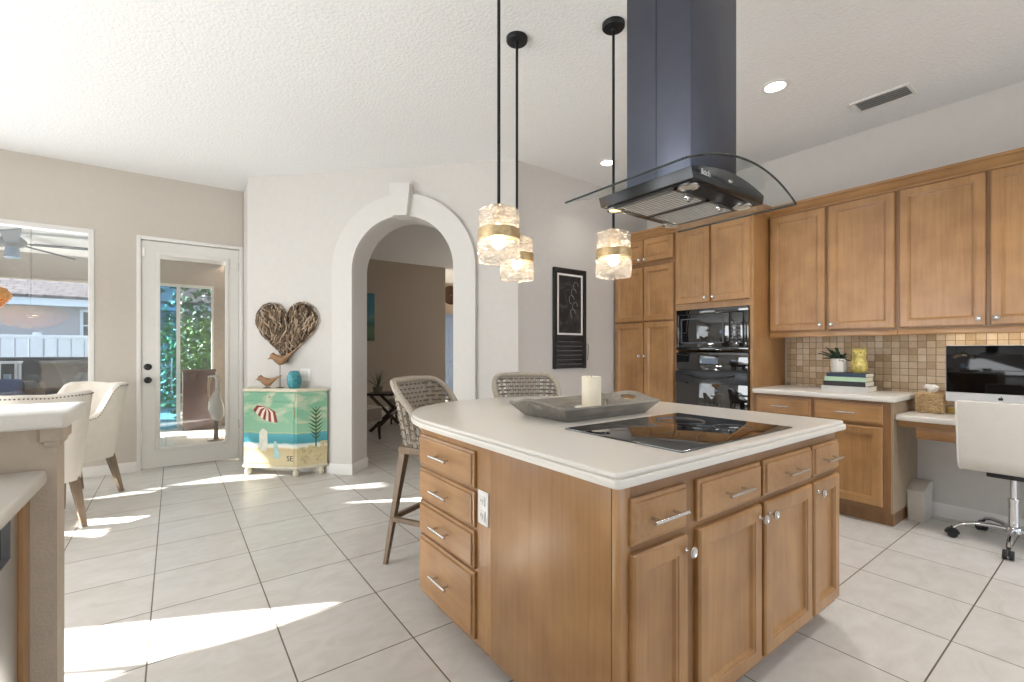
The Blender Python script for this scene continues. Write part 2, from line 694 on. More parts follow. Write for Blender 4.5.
# arch surround: pilasters, band and keystone
RO = RR + 0.215
pts = [(SC_ - RO, 0), (S1, 0), (S1, SPR)]
for i in range(1, 32):
    a = PI - PI * i / 32
    pts.append((SC_ + RR * math.cos(a), SPR + RR * math.sin(a)))
pts += [(S2, SPR), (S2, 0), (SC_ + RO, 0), (SC_ + RO, SPR)]
for i in range(1, 40):
    a = PI * i / 40
    pts.append((SC_ + RO * math.cos(a), SPR + RO * math.sin(a)))
pts += [(SC_ - RO, SPR)]
tr = struct('trim_1', add_prism(BM(), pts, 0.0, 0.045, MA), M['archtrim'], label='raised pale band framing the arched opening')
ks = [(SC_ - 0.072, SPR + RR - 0.012), (SC_ + 0.072, SPR + RR - 0.012), (SC_ + 0.105, SPR + RO + 0.085), (SC_ - 0.105, SPR + RO + 0.085)]
struct('keystone', add_prism(BM(), ks, -0.06, 0.105, MA), M['archtrim'], tr)

# nook wall: window opening and door opening
WX0, WX1, WZ0, WZ1 = -3.0, -0.625, 0.50, 2.415
DX0, DX1, DZ1 = -0.305, 0.635, 2.41
b = BM()
for lo, hi in (((-3.6, DW, 0), (WX0, DW + 0.12, CEIL)), ((WX0, DW, 0), (WX1, DW + 0.12, WZ0)), ((WX0, DW, WZ1), (WX1, DW + 0.12, CEIL)),
               ((WX1, DW, 0), (DX0, DW + 0.12, CEIL)), ((DX0, DW, DZ1), (0.64, DW + 0.12, CEIL)), ((DX1, DW, 0), (0.64, DW + 0.12, CEIL))):
    add_box(b, lo, hi)
struct('wall_nook', b, M['wall_shaded'])

# unseen left wall, its holes shaped for the low sun, found by tracing the floor patches back to the wall
LX = -3.4


def back(p):
    p = Vector(p)
    t = (p.x - LX) / SUN_DIR.x
    q = p - SUN_DIR * t
    return (q.y, q.z)


SUNPATCH = [
    [(-1.0, 3.10, 0), (0.20, 2.54, 0), (0.66, 2.32, 0), (0.30, 2.285, 0), (-0.09, 2.325, 0), (-0.39, 2.475, 0), (-1.0, 2.77, 0)],
    [(-1.0, 2.70, 0), (-0.33, 2.42, 0), (-0.14, 2.305, 0), (-0.3, 2.30, 0), (-1.0, 2.3, 0)],
    [(-0.61, 5.16, 0), (-0.10, 5.23, 0), (0.45, 5.33, 0), (0.553, 5.247, 0.42), (0.64, 5.16, 0.30), (0.735, 5.065, 0.16), (0.74, 5.06, 0.02), (0.82, 4.955, 0), (0.45, 5.05, 0), (-0.10, 5.07, 0), (-0.5, 5.12, 0)],
    [(-0.53, 4.377, 0), (-0.15, 4.19, 0), (0.02, 4.30, 0), (-0.15, 4.57, 0), (-0.54, 4.70, 0)],
    [(-0.60, 4.36, 0), (-0.34, 4.22, 0), (-0.39, 4.06, 0), (-0.60, 4.25, 0)],
    [(1.014, 4.609, 0), (1.28, 4.50, 0), (1.60, 4.33, 0), (1.56, 4.07, 0), (1.333, 3.96, 0), (1.225, 4.11, 0)],
    [(1.17, 3.80, 0), (1.75, 3.66, 0), (2.1, 3.5, 0), (1.9, 3.36, 0), (1.60, 3.45, 0), (1.09, 3.64, 0)],
]
holes = []
for P in SUNPATCH:
    q = [back(p) for p in P]
    holes.append(q)


def poly_with_holes(outer, holes, x0, x1):
    """wall slab in the YZ plane with holes (triangle fill, then extruded)"""
    b = BM()
    edges = []
    for loop in [outer] + holes:
        vs = [b.verts.new((0, p[0], p[1])) for p in loop]
        for i in range(len(vs)):
            edges.append(b.edges.new((vs[i], vs[(i + 1) % len(vs)])))
    bmesh.ops.triangle_fill(b, use_beauty=True, edges=edges)
    bmesh.ops.recalc_face_normals(b, faces=b.faces[:])
    r = bmesh.ops.extrude_face_region(b, geom=b.faces[:])
    for v in [e for e in r['geom'] if isinstance(e, bmesh.types.BMVert)]:
        v.co.x = x1 - x0
    for v in b.verts:
        v.co.x += x0
    return b


wl = poly_with_holes([(-3.6, 0), (8.30, 0), (8.30, 1.2), (9.6, 1.2), (9.6, 3.16), (-3.6, 3.16)], holes, LX - 0.02, LX)  # slab carried past the nook to block sun; notch lets some onto the patio
struct('wall_left', wl, M['wall'])

# rear wall behind the camera, with a sliding-door opening
b = BM()
for lo, hi in (((-3.6, -3.7, 0), (1.5, -3.6, CEIL)), ((4.5, -3.7, 0), (WR, -3.6, CEIL)), ((1.5, -3.7, 2.45), (4.5, -3.6, CEIL))):
    add_box(b, lo, hi)
struct('wall_rear', b, M['wall'])

# dining room beyond the arch
struct('wall_dining_left', box((0.76, 6.0, 0), (0.88, 9.0, CEIL)), M['dining_wall'])
struct('wall_dining_back', box((0.76, 9.0, 0), (4.80, 9.12, CEIL)), M['dining_wall'])
struct('wall_dining_right', box((7.0, 3.62, 0), (7.12, 11.2, CEIL)), M['dining_wall'])
struct('wall_dining_front', box((WR, 3.50, 0), (7.12, 3.62, CEIL)), M['dining_wall'])
struct('wall_hall', box((4.0, 11.0, 0), (7.12, 11.12, CEIL)), M['dining_wall'])

# backsplash slab on the right wall
struct('wall_backsplash', box((WR - 0.012, -1.2, 0.78), (WR - 0.001, 1.93, 1.40)), M['mosaic'])

# baseboards
def baseboard(name, p0, p1, n, h=0.10, t=0.014):
    p0, p1, n = Vector(p0), Vector(p1), Vector(n)
    u = p1 - p0
    ln = u.length
    u.normalize()
    prof = [(0, 0), (t, 0), (t, h - 0.018), (t * 0.55, h - 0.006), (t * 0.4, h), (0, h)]
    b = BM()
    add_prism(b, prof, 0, ln, frame_mat(p0, n, (0, 0, 1), u))
    return struct(name, b, M['white'])


baseboard('baseboard_right', (WR, -3.5, 0), (WR, 1.0, 0), (-1, 0, 0))
baseboard('baseboard_nook', (-3.3, DW, 0), (DX0 - 0.0, DW, 0), (0, -1, 0))
baseboard('baseboard_back', (2.64, WY, 0), (3.96, WY, 0), (0, -1, 0))
baseboard('baseboard_angled', W(0, 0, 0), W(SC_ - RO, 0, 0), E2)
baseboard('baseboard_pilaster', W(SC_ - RO - 0.01, 0.045, 0), W(S1 + 0.014, 0.045, 0), E2)
baseboard('baseboard_jamb', W(S1, 0.058, 0), W(S1, -0.28, 0), E1)
baseboard('baseboard_pilaster_far', W(S2 - 0.014, 0.045, 0), W(SC_ + RO + 0.01, 0.045, 0), E2)
baseboard('baseboard_corner', W(SC_ + RO, 0, 0), W(ALEN, 0, 0), E2)
baseboard('baseboard_dining', (0.9, 9.0, 0), (4.8, 9.0, 0), (0, -1, 0))

# ---- nook window
b = BM()
fw = 0.045
for lo, hi in (((WX0, DW - 0.012, WZ0), (WX0 + fw, DW + 0.10, WZ1)), ((WX1 - fw, DW - 0.012, WZ0), (WX1, DW + 0.10, WZ1)),
               ((WX0 + fw, DW - 0.012, WZ1 - fw), (WX1 - fw, DW + 0.10, WZ1)), ((WX0 + fw, DW - 0.03, WZ0), (WX1 - fw, DW + 0.10, WZ0 + fw))):
    add_box(b, lo, hi, 0.004)
w1 = struct('window_1', b, M['white'], label='large fixed nook window with thin white frame')
obj('pane', box((WX0 + fw, DW + 0.045, WZ0 + fw), (WX1 - fw, DW + 0.051, WZ1 - fw)), M['glass'], w1)

# ---- glazed patio door in the nook wall
b = BM()
for lo, hi in (((DX0, DW - 0.012, 0), (DX0 + 0.035, DW + 0.11, DZ1)), ((DX1 - 0.035, DW - 0.012, 0), (DX1, DW + 0.11, DZ1)), ((DX0 + 0.035, DW - 0.012, DZ1 - 0.035), (DX1 - 0.035, DW + 0.11, DZ1))):
    add_box(b, lo, hi, 0.003)
jm = struct('trim_2', b, M['white'], label='white frame around the glazed patio door')
dx0, dx1, dz0, dz1 = DX0 + 0.040, DX1 - 0.040, 0.012, DZ1 - 0.042
gx0, gx1, gz0, gz1 = -0.125, 0.475, 0.21, 2.24
dy = DW + 0.012
b = BM()
for lo, hi in (((dx0, dy, dz0), (gx0, dy + 0.044, dz1)), ((gx1, dy, dz0), (dx1, dy + 0.044, dz1)), ((gx0, dy, dz0), (gx1, dy + 0.044, gz0)), ((gx0, dy, gz1), (gx1, dy + 0.044, dz1))):
    add_box(b, lo, hi, 0.0)
d1 = struct('door_1', b, M['doorwhite'], label='white patio door with one full-height glass panel')
b = BM()
for lo, hi in (((gx0 - 0.025, dy - 0.012, gz0 - 0.025), (gx0 + 0.012, dy + 0.002, gz1 + 0.025)), ((gx1 - 0.012, dy - 0.012, gz0 - 0.025), (gx1 + 0.025, dy + 0.002, gz1 + 0.025)),
               ((gx0 + 0.012, dy - 0.012, gz0 - 0.025), (gx1 - 0.012, dy + 0.002, gz0 + 0.012)), ((gx0 + 0.012, dy - 0.012, gz1 - 0.012), (gx1 - 0.012, dy + 0.002, gz1 + 0.025))):
    add_box(b, lo, hi, 0.005)
obj('glazing_bead', b, M['doorwhite'], d1)
obj('pane', box((gx0, dy + 0.016, gz0), (gx1, dy + 0.022, gz1)), M['doorglass'], d1)
for nm, z in (('deadbolt', 1.062), ('door_knob', 0.925)):
    b = BM()
    t = BM()
    if nm == 'deadbolt':
        add_lathe(t, [(0, 0), (0.034, 0), (0.034, 0.008), (0.028, 0.014), (0.012, 0.016), (0.010, 0.030), (0, 0.031)], 24)
    else:
        add_lathe(t, [(0, 0), (0.033, 0), (0.033, 0.007), (0.012, 0.012), (0.011, 0.03), (0.026, 0.038), (0.030, 0.052), (0.022, 0.064), (0, 0.067)], 24)
    t.transform(Matrix.Translation((-0.215, dy, z)) @ Matrix.Rotation(PI / 2, 4, 'X'))
    _merge(b, t)
    obj(nm, b, M['black'], d1)
b = BM()
for z in (2.13, 0.35):
    add_cyl(b, (dx1 + 0.004, dy - 0.008, z), (dx1 + 0.004, dy - 0.008, z + 0.10), 0.007, n=10)
obj('hinge', b, M['chrome'], d1)
obj('sensor', box((dx0 + 0.0, dy - 0.016, 2.20), (dx0 + 0.028, dy, 2.29), 0.004), M['outlet'], d1)

# crown moulding along the cabinets (continuous)
def crown(name, pts, dirs):
    """pts: corner points at cabinet face height, swept profile"""
    prof = [(0.0, -0.012), (0.010, -0.012), (0.010, 0.004), (0.018, 0.008), (0.030, 0.020), (0.040, 0.038), (0.044, 0.040), (0.044, 0.046), (0.056, 0.050), (0.056, 0.070), (0.0, 0.070)]
    b = BM()
    rings = []
    for p, d in zip(pts, dirs):
        p, d = Vector(p), Vector(d)
        rings.append([b.verts.new(p + d * q[0] + Vector((0, 0, q[1]))) for q in prof])
    n = len(prof)
    for A, B in zip(rings, rings[1:]):
        for j in range(n):
            b.faces.new((A[j], A[(j + 1) % n], B[(j + 1) % n], B[j]))
    b.faces.new(rings[0][::-1])
    b.faces.new(rings[-1])
    return b


XT, XU = 4.00, 4.27         # face-frame planes of tall/base units and of wall units
TOPZ = 2.415
struct('trim_3', crown('crown', [(XT, 3.485, TOPZ), (XT, 1.95, TOPZ), (XU, 1.95, TOPZ), (XU, -1.2, TOPZ)],
                       [(-1, 0, 0), (-1, -1, 0), (-1, -1, 0), (-1, 0, 0)]), M['maple_h'], label='maple crown moulding along the cabinet tops', ang=12)

# ================================================================== RIGHT WALL CABINETS
UY = Vector((0, -1, 0))     # width axis seen from the room: left to right
UZ = Vector((0, 0, 1))
NX = Vector((-1, 0, 0))
G = 0.0015

pan = thing('pantry_cabinet', 'tall maple pantry cabinet with six doors in the corner', 'cabinet', (4.29, 3.10, 0))
b = BM()
add_box(b, (XT, 2.715, 0.10), (WR - G, 3.485, TOPZ))
obj('carcass', b, M['maple_shaded'], pan)
obj('toe_kick', box((XT + 0.06, 2.715, 0), (WR - G, 3.485, 0.10)), M['maple_shaded'], pan)
for (y0, y1, right) in ((3.472, 3.096, True), (3.082, 2.728, False)):
    for (z0, z1, kz) in ((0.12, 1.525, None), (1.540, 2.105, None), (2.155, 2.395, 0.03)):
        w, h = y0 - y1, z1 - z0
        kx = w - 0.028 if right else 0.028
        if z0 < 1:
            kv = h - 0.35
        elif z0 < 2:
            kv = None
        else:
            kv = 0.03
        add_door(pan, (XT, y0, z0), UY, UZ, NX, w, h, (kx, kv) if kv else None)

ov = thing('oven_cabinet', 'tall maple cabinet holding the black microwave and wall oven', 'cabinet', (4.29, 2.33, 0))
b = BM()
OY0, OY1 = 2.713, 1.952
add_box(b, (XT, OY1, 0.10), (WR - G, OY1 + 0.032, TOPZ))       # side panel seen beside the counter
add_box(b, (XT, OY0 - 0.032, 0.10), (WR - G, OY0, TOPZ))
add_box(b, (XT, OY1 + 0.032, 1.625), (WR - G, OY0 - 0.032, TOPZ))
add_box(b, (XT, OY1 + 0.032, 0.10), (WR - G, OY0 - 0.032, 0.40))
add_box(b, (WR - 0.03, OY1 + 0.032, 0.40), (WR - G, OY0 - 0.032, 1.625))
obj('carcass', b, M['maple'], ov)
obj('toe_kick', box((XT + 0.06, OY1, 0), (WR - G, OY0, 0.10)), M['maple_shaded'], ov)
add_door(ov, (XT, 2.700, 1.68), UY, UZ, NX, 0.352, 0.715, (0.352 - 0.03, 0.045))
add_door(ov, (XT, 2.330, 1.68), UY, UZ, NX, 0.352, 0.715, (0.03, 0.045))
add_drawer(ov, (XT, 2.700, 0.13), UY, UZ, NX, 0.722, 0.25)

# built-in microwave
MY0, MY1 = 2.690, 1.985
mw = thing('microwave', 'black built-in microwave with glass door above the wall oven', 'microwave', (4.2, 2.34, 1.235))
obj('housing', box((XT - 0.004, MY1 + 0.01, 1.237), (4.45, MY0 - 0.01, 1.618)), M['black'], mw)
b = BM()
x0 = XT - 0.022
add_box(b, (x0, MY1, 1.575), (XT - 0.004, MY0, 1.622), 0.003)
add_box(b, (x0, MY1, 1.236), (XT - 0.004, MY0, 1.262), 0.003)
add_box(b, (x0, MY0 - 0.03, 1.262), (XT - 0.004, MY0, 1.575), 0.003)
add_box(b, (x0, MY1, 1.262), (XT - 0.004, MY1 + 0.045, 1.575), 0.003)
obj('trim_frame', b, M['blackgloss'], mw)
dd = obj('door', box((x0 - 0.006, 2.155, 1.266), (XT - 0.006, 2.655, 1.571), 0.004), M['blackgloss'], mw)
b = BM()
for lo, hi in (((x0 - 0.009, 2.20, 1.300), (x0 - 0.005, 2.215, 1.535)), ((x0 - 0.009, 2.62, 1.300), (x0 - 0.005, 2.635, 1.535)), ((x0 - 0.009, 2.215, 1.300), (x0 - 0.005, 2.62, 1.310)), ((x0 - 0.009, 2.215, 1.525), (x0 - 0.005, 2.62, 1.535))):
    add_box(b, lo, hi)
obj('window_frame', b, plain('dark_grey_metal', srgb(70, 72, 76), 0.3, 0.8), dd)
cp = obj('control_panel', box((x0 - 0.006, 2.032, 1.266), (XT - 0.006, 2.152, 1.571), 0.004), M['blackgloss'], mw)
b = BM()
for i in range(3):
    for j in range(6):
        add_box(b, (x0 - 0.008, 2.050 + i * 0.032, 1.30 + j * 0.034), (x0 - 0.005, 2.072 + i * 0.032, 1.318 + j * 0.034), 0.001)
obj('buttons', b, plain('key_grey', srgb(96, 98, 102), 0.4), cp)

# wall oven
wo = thing('wall_oven', 'black wall oven with bowed handle below the microwave', 'oven', (4.2, 2.34, 0.40))
obj('housing', box((XT - 0.004, MY1 + 0.01, 0.402), (4.5, MY0 - 0.01, 1.215)), M['black'], wo)
cp = obj('control_panel', box((XT - 0.024, MY1, 1.052), (XT - 0.004, MY0, 1.214), 0.005), M['blackgloss'], wo)
obj('display', box((XT - 0.026, 2.26, 1.11), (XT - 0.0235, 2.42, 1.16)), plain('display_blue', srgb(34, 60, 92), 0.1), cp)
dd = obj('oven_door', box((XT - 0.030, MY1, 0.44), (XT - 0.004, MY0, 1.040), 0.005), M['blackgloss'], wo)
obj('door_top_rail', box((XT - 0.036, MY1, 0.928), (XT - 0.029, MY0, 1.040), 0.003), plain('oven_rail', srgb(52, 54, 58), 0.35, 0.5), dd)
b = BM()
pp = []
for i in range(21):
    t = i / 20
    y = 2.60 - 0.50 * t
    pp.append((XT - 0.040 - 0.022 * math.sin(PI * t), y, 1.010 - 0.035 * math.sin(PI * t)))
add_tube(b, pp, 0.010, 10)
obj('handle', b, M['black'], dd)

# wall cabinets
def wall_cab(label, y0, y1, knobs):
    t = thing('wall_cabinet', label, 'cabinet', (4.43, (y0 + y1) / 2, 1.36), group='maple wall cabinets')
    b = BM()
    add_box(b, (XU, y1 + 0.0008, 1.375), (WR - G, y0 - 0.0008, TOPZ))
    obj('carcass', b, M['maple_shaded'], t)
    obj('light_rail', box((XU - 0.006, y1 + 0.0008, 1.345), (XU + 0.016, y0 - 0.0008, 1.390), 0.003), M['maple_h'], t)
    mid = (y0 + y1) / 2
    wdt = (y0 - y1) / 2 - 0.022
    add_door(t, (XU, y0 - 0.012, 1.398), UY, UZ, NX, wdt, 1.0, (wdt - 0.03, 0.045))
    add_door(t, (XU, mid - 0.010, 1.398), UY, UZ, NX, wdt, 1.0, (0.03, 0.045))
    return t


wall_cab('maple wall cabinet with two doors above the books and plant', 1.945, 1.045, None)
wall_cab('maple wall cabinet with two doors above the computer screen', 1.045, 0.115, None)
wall_cab('maple wall cabinet cut off by the right edge of the photo', 0.115, -0.80, None)

# base cabinet with counter
BE = 1.015
bc = thing('base_cabinet', 'maple base cabinet with two drawers beside the desk', 'cabinet', (4.29, 1.45, 0))
b = BM()
add_box(b, (XT, BE, 0.10), (WR - G, 1.948, 0.872))
obj('carcass', b, M['maple_shaded'], bc)
obj('toe_kick', box((XT + 0.055, BE, 0), (WR - G, 1.948, 0.10)), M['maple_shaded'], bc)
obj('end_panel', box((XT + 0.001, BE - 0.012, 0.10), (WR - G, BE - 0.0005, 0.872)), plain('end_panel_shaded_wood', srgb(158, 138, 114), 0.45), bc)  # wood panel, its shade put into the grey-brown colour
add_drawer(bc, (XT, 1.925, 0.712), UY, UZ, NX, 0.415, 0.140)
add_drawer(bc, (XT, 1.485, 0.712), UY, UZ, NX, 0.425, 0.140)
add_door(bc, (XT, 1.925, 0.135), UY, UZ, NX, 0.415, 0.555, (0.385, 0.51))
add_door(bc, (XT, 1.485, 0.135), UY, UZ, NX, 0.425, 0.555, None)

solo('countertop', box((XT - 0.035, BE - 0.030, 0.873), (WR - 0.013, 1.950, 0.914), 0.010, 3), M['counter'],
     'white countertop on the base cabinet under the books', 'countertop', (4.29, 1.45, 0.873))
# desk
dk = thing('desk_shelf', 'white built-in desk top with maple apron under the computer', 'desk', (4.3, 0.2, 0.750))
obj('desk_top', box((4.030, -1.1, 0.750), (WR - 0.013, BE - 0.014, 0.790), 0.010, 3), M['counter'], dk)
obj('apron', box((4.085, -1.1, 0.705), (4.105, BE - 0.014, 0.7498)), M['maple_h'], dk)
obj('drawer', door_bm((4.085, 0.90, 0.632), UY, UZ, NX, 0.52, 0.072, DRAWP), M['maple_h'], dk)

# ================================================================== ISLAND
ICX, ICY, IR = 1.69, 1.81, 0.775
IX0, IX1, IY0 = 0.912, 2.470, 0.785


def island_outline(ins=0.0, corner=0.02):
    p = [(IX0 + ins, ICY)]
    x0, x1, y0 = IX0 + ins, IX1 - ins, IY0 + ins
    for i in range(7):
        a = PI + PI / 2 * i / 6
        p.append((x0 + corner + corner * math.cos(a), y0 + corner + corner * math.sin(a)))
    for i in range(7):
        a = 3 * PI / 2 + PI / 2 * i / 6
        p.append((x1 - corner + corner * math.cos(a), y0 + corner + corner * math.sin(a)))
    n = 44
    for i in range(n):
        a = PI * i / n
        e = 1.0 if a < PI / 2 else 2 / 2.45
        c, q = math.cos(a), math.sin(a)
        p.append((ICX + (IR + 0.003 - ins) * math.copysign(abs(c) ** e, c), ICY + (IR - ins) * abs(q) ** e))
    return p


b = BM()
add_prism(b, island_outline(), 0.874, 0.8985, None, 0.005, 2)
add_prism(b, island_outline(0.008), 0.8980, 0.914, None, 0.006, 3)
ict = solo('island_countertop', b, M['counter'], 'cream island countertop with one half-round end', 'countertop', (1.69, 1.6, 0.874))
isl = thing('island_cabinet', 'maple kitchen island cabinet with four drawers over four doors', 'cabinet', (1.69, 1.2, 0))
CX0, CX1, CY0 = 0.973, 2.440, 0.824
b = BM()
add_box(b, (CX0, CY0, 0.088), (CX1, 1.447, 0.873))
obj('carcass', b, M['maple_shaded'], isl)
obj('toe_kick', box((CX0 + 0.06, CY0 + 0.075, 0), (CX1 - 0.06, 1.447, 0.088)), M['maple_shaded'], isl)
# side panel with corner stile
obj('side_panel', box((CX0 - 0.010, CY0 + 0.03, 0.070), (CX0 - 0.0005, 1.447, 0.872), 0.002), M['maple'], isl)
obj('corner_stile', box((CX0 - 0.010, CY0 - 0.003, 0.070), (CX0 + 0.030, CY0 + 0.028, 0.872), 0.003), M['maple'], isl)
UX = Vector((1, 0, 0))
NY = Vector((0, -1, 0))
for (xa, xb, kx, kn) in ((0.998, 1.252, 1, 1), (1.312, 1.712, 1, 1), (1.736, 2.146, 0, 1), (2.166, 2.436, 0, 1)):
    w = xb - xa
    add_drawer(isl, (xa, CY0, 0.700), UX, UZ, NY, w, 0.130, M['maple_h'], 0.155)
    add_door(isl, (xa, CY0, 0.115), UX, UZ, NY, w, 0.562, ((w - 0.012) if kx and w < 0.3 else (w - 0.022 if kx else 0.030), 0.52))
# curved body behind the drawers, under the bar overhang
b = BM()
pp = [(CX0 + 0.55, 1.4485), (CX1 - 0.03, 1.4485), (CX1 - 0.03, 1.72)]
for i in range(20):
    a = PI * 0.06 + (PI * 0.60) * i / 19
    pp.append((ICX + 0.52 * math.cos(a) + 0.14, ICY - 0.12 + 0.42 * math.sin(a)))
pp.append((CX0 + 0.55, 2.03))
add_prism(b, pp, 0.055, 0.873)
obj('bar_back', b, M['maple'], isl)
dr = thing('drawer_cabinet', 'maple four-drawer stack at the stool end of the island', 'cabinet', (1.2, 1.8, 0))
b = BM()
add_box(b, (0.965, 1.4490, 0.075), (1.505, 2.050, 0.873))
obj('carcass', b, M['maple'], dr)
obj('toe_kick', box((1.025, 1.4490, 0), (1.50, 2.00, 0.075)), M['maple_shaded'], dr)
for (z0, z1) in ((0.690, 0.835), (0.535, 0.675), (0.372, 0.520), (0.095, 0.357)):
    add_drawer(dr, (0.965, 2.040, z0), UY, UZ, NX, 0.492, z1 - z0, M['maple_h'], 0.15)
ol = thing('outlet', 'white wall outlet on the island side beside the drawers', 'outlet', (0.965, 1.497, 0.55))
obj('cover_plate', box((0.960, 1.461, 0.560), (0.9645, 1.533, 0.690), 0.002), M['outlet'], ol)
for z in (0.597, 0.653):
    q = obj('socket', box((0.9565, 1.480, z - 0.018), (0.9600, 1.514, z + 0.018), 0.0015), M['outlet'], ol)
    b = BM()
    add_box(b, (0.9555, 1.489, z - 0.006), (0.9568, 1.492, z + 0.008))
    add_box(b, (0.9555, 1.502, z - 0.006), (0.9568, 1.505, z + 0.008))
    add_box(b, (0.9555, 1.494, z - 0.013), (0.9568, 1.499, z - 0.009))
    obj('slots', b, M['slot'], q)

# cooktop
ck = thing('cooktop', 'black glass electric cooktop set into the island counter', 'cooktop', (1.66, 1.10, 0.914))
obj('glass_top', box((1.272, 0.838, 0.9141), (2.040, 1.372, 0.9205), 0.002), M['blackgloss'], ck)
for (x, y, r) in ((1.45, 1.0, 0.085), (1.47, 1.23, 0.075), (1.84, 0.98, 0.075), (1.83, 1.22, 0.105)):
    b = BM()
    t = [(x + r * math.cos(2 * PI * i / 48), y + r * math.sin(2 * PI * i / 48), 0.9205) for i in range(48)]
    add_tube(b, t, 0.0007, 4, closed=True)
    obj('burner_ring', b, plain('burner_ring', srgb(70, 70, 74), 0.4), ck)

# ================================================================== RANGE HOOD
hd = thing('range_hood', 'black island range hood with curved glass canopy and tall chimney', 'range hood', (1.66, 1.10, 1.82))
HX0, HX1, HY0, HY1, HB = 1.406, 1.919, 0.893, 1.314, 1.82
HC = 1.66


def arch_z(x, z0, sag, half):
    return z0 - sag * ((x - HC) / half) ** 2


# body: arched top, hollow-looking underside
b = BM()
top = [(HX0 + (HX1 - HX0) * i / 20, arch_z(HX0 + (HX1 - HX0) * i / 20, 1.893, 0.037, 0.257)) for i in range(21)]
pp = [(HX0 + 0.012, HB), (HX1 - 0.012, HB)] + top[::-1]
add_prism(b, pp, HY0, HY1, frame_mat((0, 0, 0), (1, 0, 0), (0, 0, 1), (0, 1, 0)), 0.004)
body = obj('body', b, M['hooddark'], hd)
# glass canopy
b = BM()
GW, GY0, GY1 = 0.385, 0.815, 1.372
n = 28
ra, rb = [], []
for i in range(n + 1):
    t = -1 + 2 * i / n
    x = HC + GW * t
    z = 1.900 - 0.074 * t * t
    y0 = GY0 + 0.012 * t * t
    sl = 0.148 * t / GW
    ra.append([b.verts.new((x, y0, z)), b.verts.new((x, GY1, z)), b.verts.new((x + 0.006 * sl, GY1, z + 0.006)), b.verts.new((x + 0.006 * sl, y0, z + 0.006))])
for A, B in zip(ra, ra[1:]):
    for j in range(4):
        k = (j + 1) % 4
        b.faces.new((A[j], A[k], B[k], B[j]))
b.faces.new(ra[0]); b.faces.new(ra[-1])
gl = obj('glass_canopy', b, M['hoodglass'], hd)
b = BM()
add_tube(b, [(HC + GW * (-1 + 2 * i / n), GY0 + 0.012 * (-1 + 2 * i / n) ** 2, 1.903 - 0.074 * (-1 + 2 * i / n) ** 2) for i in range(n + 1)], 0.0038, 6)
for s in (-1, 1):
    add_tube(b, [(HC + GW * s, GY0 + 0.012 + (GY1 - GY0 - 0.012) * i / 4, 1.829) for i in range(5)], 0.0038, 6)
obj('glass_edge', b, plain('glass_edge_green', srgb(38, 52, 54), 0.15), gl)
# underside: black plate, two slatted filters, lamps, latches
obj('underside', box((HX0 + 0.03, HY0 + 0.025, HB - 0.004), (HX1 - 0.03, HY1 - 0.025, HB + 0.002)), plain('hood_underside', srgb(24, 22, 21), 0.3), body)
FM = plain('filter_steel', srgb(205, 202, 196), 0.45, 0.2)
for (xa, xb) in ((1.452, 1.652), (1.668, 1.868)):
    ya, yb = 0.985, 1.268
    b = BM()
    for lo, hi in (((xa, ya, HB - 0.010), (xb, ya + 0.010, HB - 0.0045)), ((xa, yb - 0.010, HB - 0.010), (xb, yb, HB - 0.0045)), ((xa, ya, HB - 0.010), (xa + 0.008, yb, HB - 0.0045)), ((xb - 0.008, ya, HB - 0.010), (xb, yb, HB - 0.0045))):
        add_box(b, lo, hi)
    f = obj('filter', b, plain('filter_frame', srgb(120, 118, 114), 0.35, 0.8), hd)
    b = BM()
    k = 10
    for i in range(k):
        x = xa + 0.014 + (xb - xa - 0.028) * i / (k - 1)
        add_box(b, (x - 0.0050, ya + 0.010, HB - 0.0078), (x + 0.0050, yb - 0.010, HB - 0.0062), 0.0)
    obj('slats', b, FM, f)
    b = BM()
    xm = (xa + xb) / 2
    add_box(b, (xm - 0.022, ya + 0.006, HB - 0.020), (xm + 0.022, ya + 0.018, HB - 0.011), 0.003)
    add_cyl(b, (xm, ya + 0.012, HB - 0.020), (xm, ya + 0.012, HB - 0.030), 0.007, n=12)
    obj('latch', b, M['shiny'], f)
LG = emis('hood_lamp_off', srgb(150, 140, 126), 0.25)
for k, (x, y) in enumerate(((1.475, 0.948), (1.850, 0.948), (1.475, 1.290), (1.850, 1.290))):
    y = min(y, 1.283)
    b = BM()
    add_lathe(b, [(0.026, -0.004), (0.033, -0.008), (0.037, -0.005), (0.037, 0.0)], 28, (x, y, HB - 0.003))
    r = obj('lamp_ring', b, M['chrome'], hd)
    b = BM()
    add_lathe(b, [(0, -0.0055), (0.027, -0.0055), (0.027, -0.003), (0, -0.003)], 28, (x, y, HB - 0.001))
    obj('lamp_lens', b, emis('hood_lamp_lit', srgb(255, 214, 150), 2.2) if k == 2 else LG, r)
# chimney: lower and upper telescoping sleeves
b = BM()
add_box(b, (1.484, 0.944, 1.86), (1.797, 1.232, 2.86), 0.002)
lo_ = obj('chimney_lower', b, M['hoodblack'], hd)
b = BM()
add_box(b, (1.4865, 0.9465, 2.8605), (1.7945, 1.2295, CEIL), 0.002)
obj('chimney_upper', b, M['hoodblack'], hd)
obj('seam', box((1.4830, 1.0900, 1.87), (1.4842, 1.0918, 2.859)), M['black'], lo_)
# brand lettering and switch on the curved front
obj('logo', text_bm('iktch', 0.030, frame_mat((1.462, HY0 - 0.0012, 1.842), (1, 0, 0), (0, 0, 1), (0, -1, 0))), plain('logo_white', srgb(215, 215, 215), 0.4), body)
obj('switch', box((1.640, HY0 - 0.004, 1.850), (1.668, HY0 + 0.002, 1.860), 0.0015), M['chrome'], body)

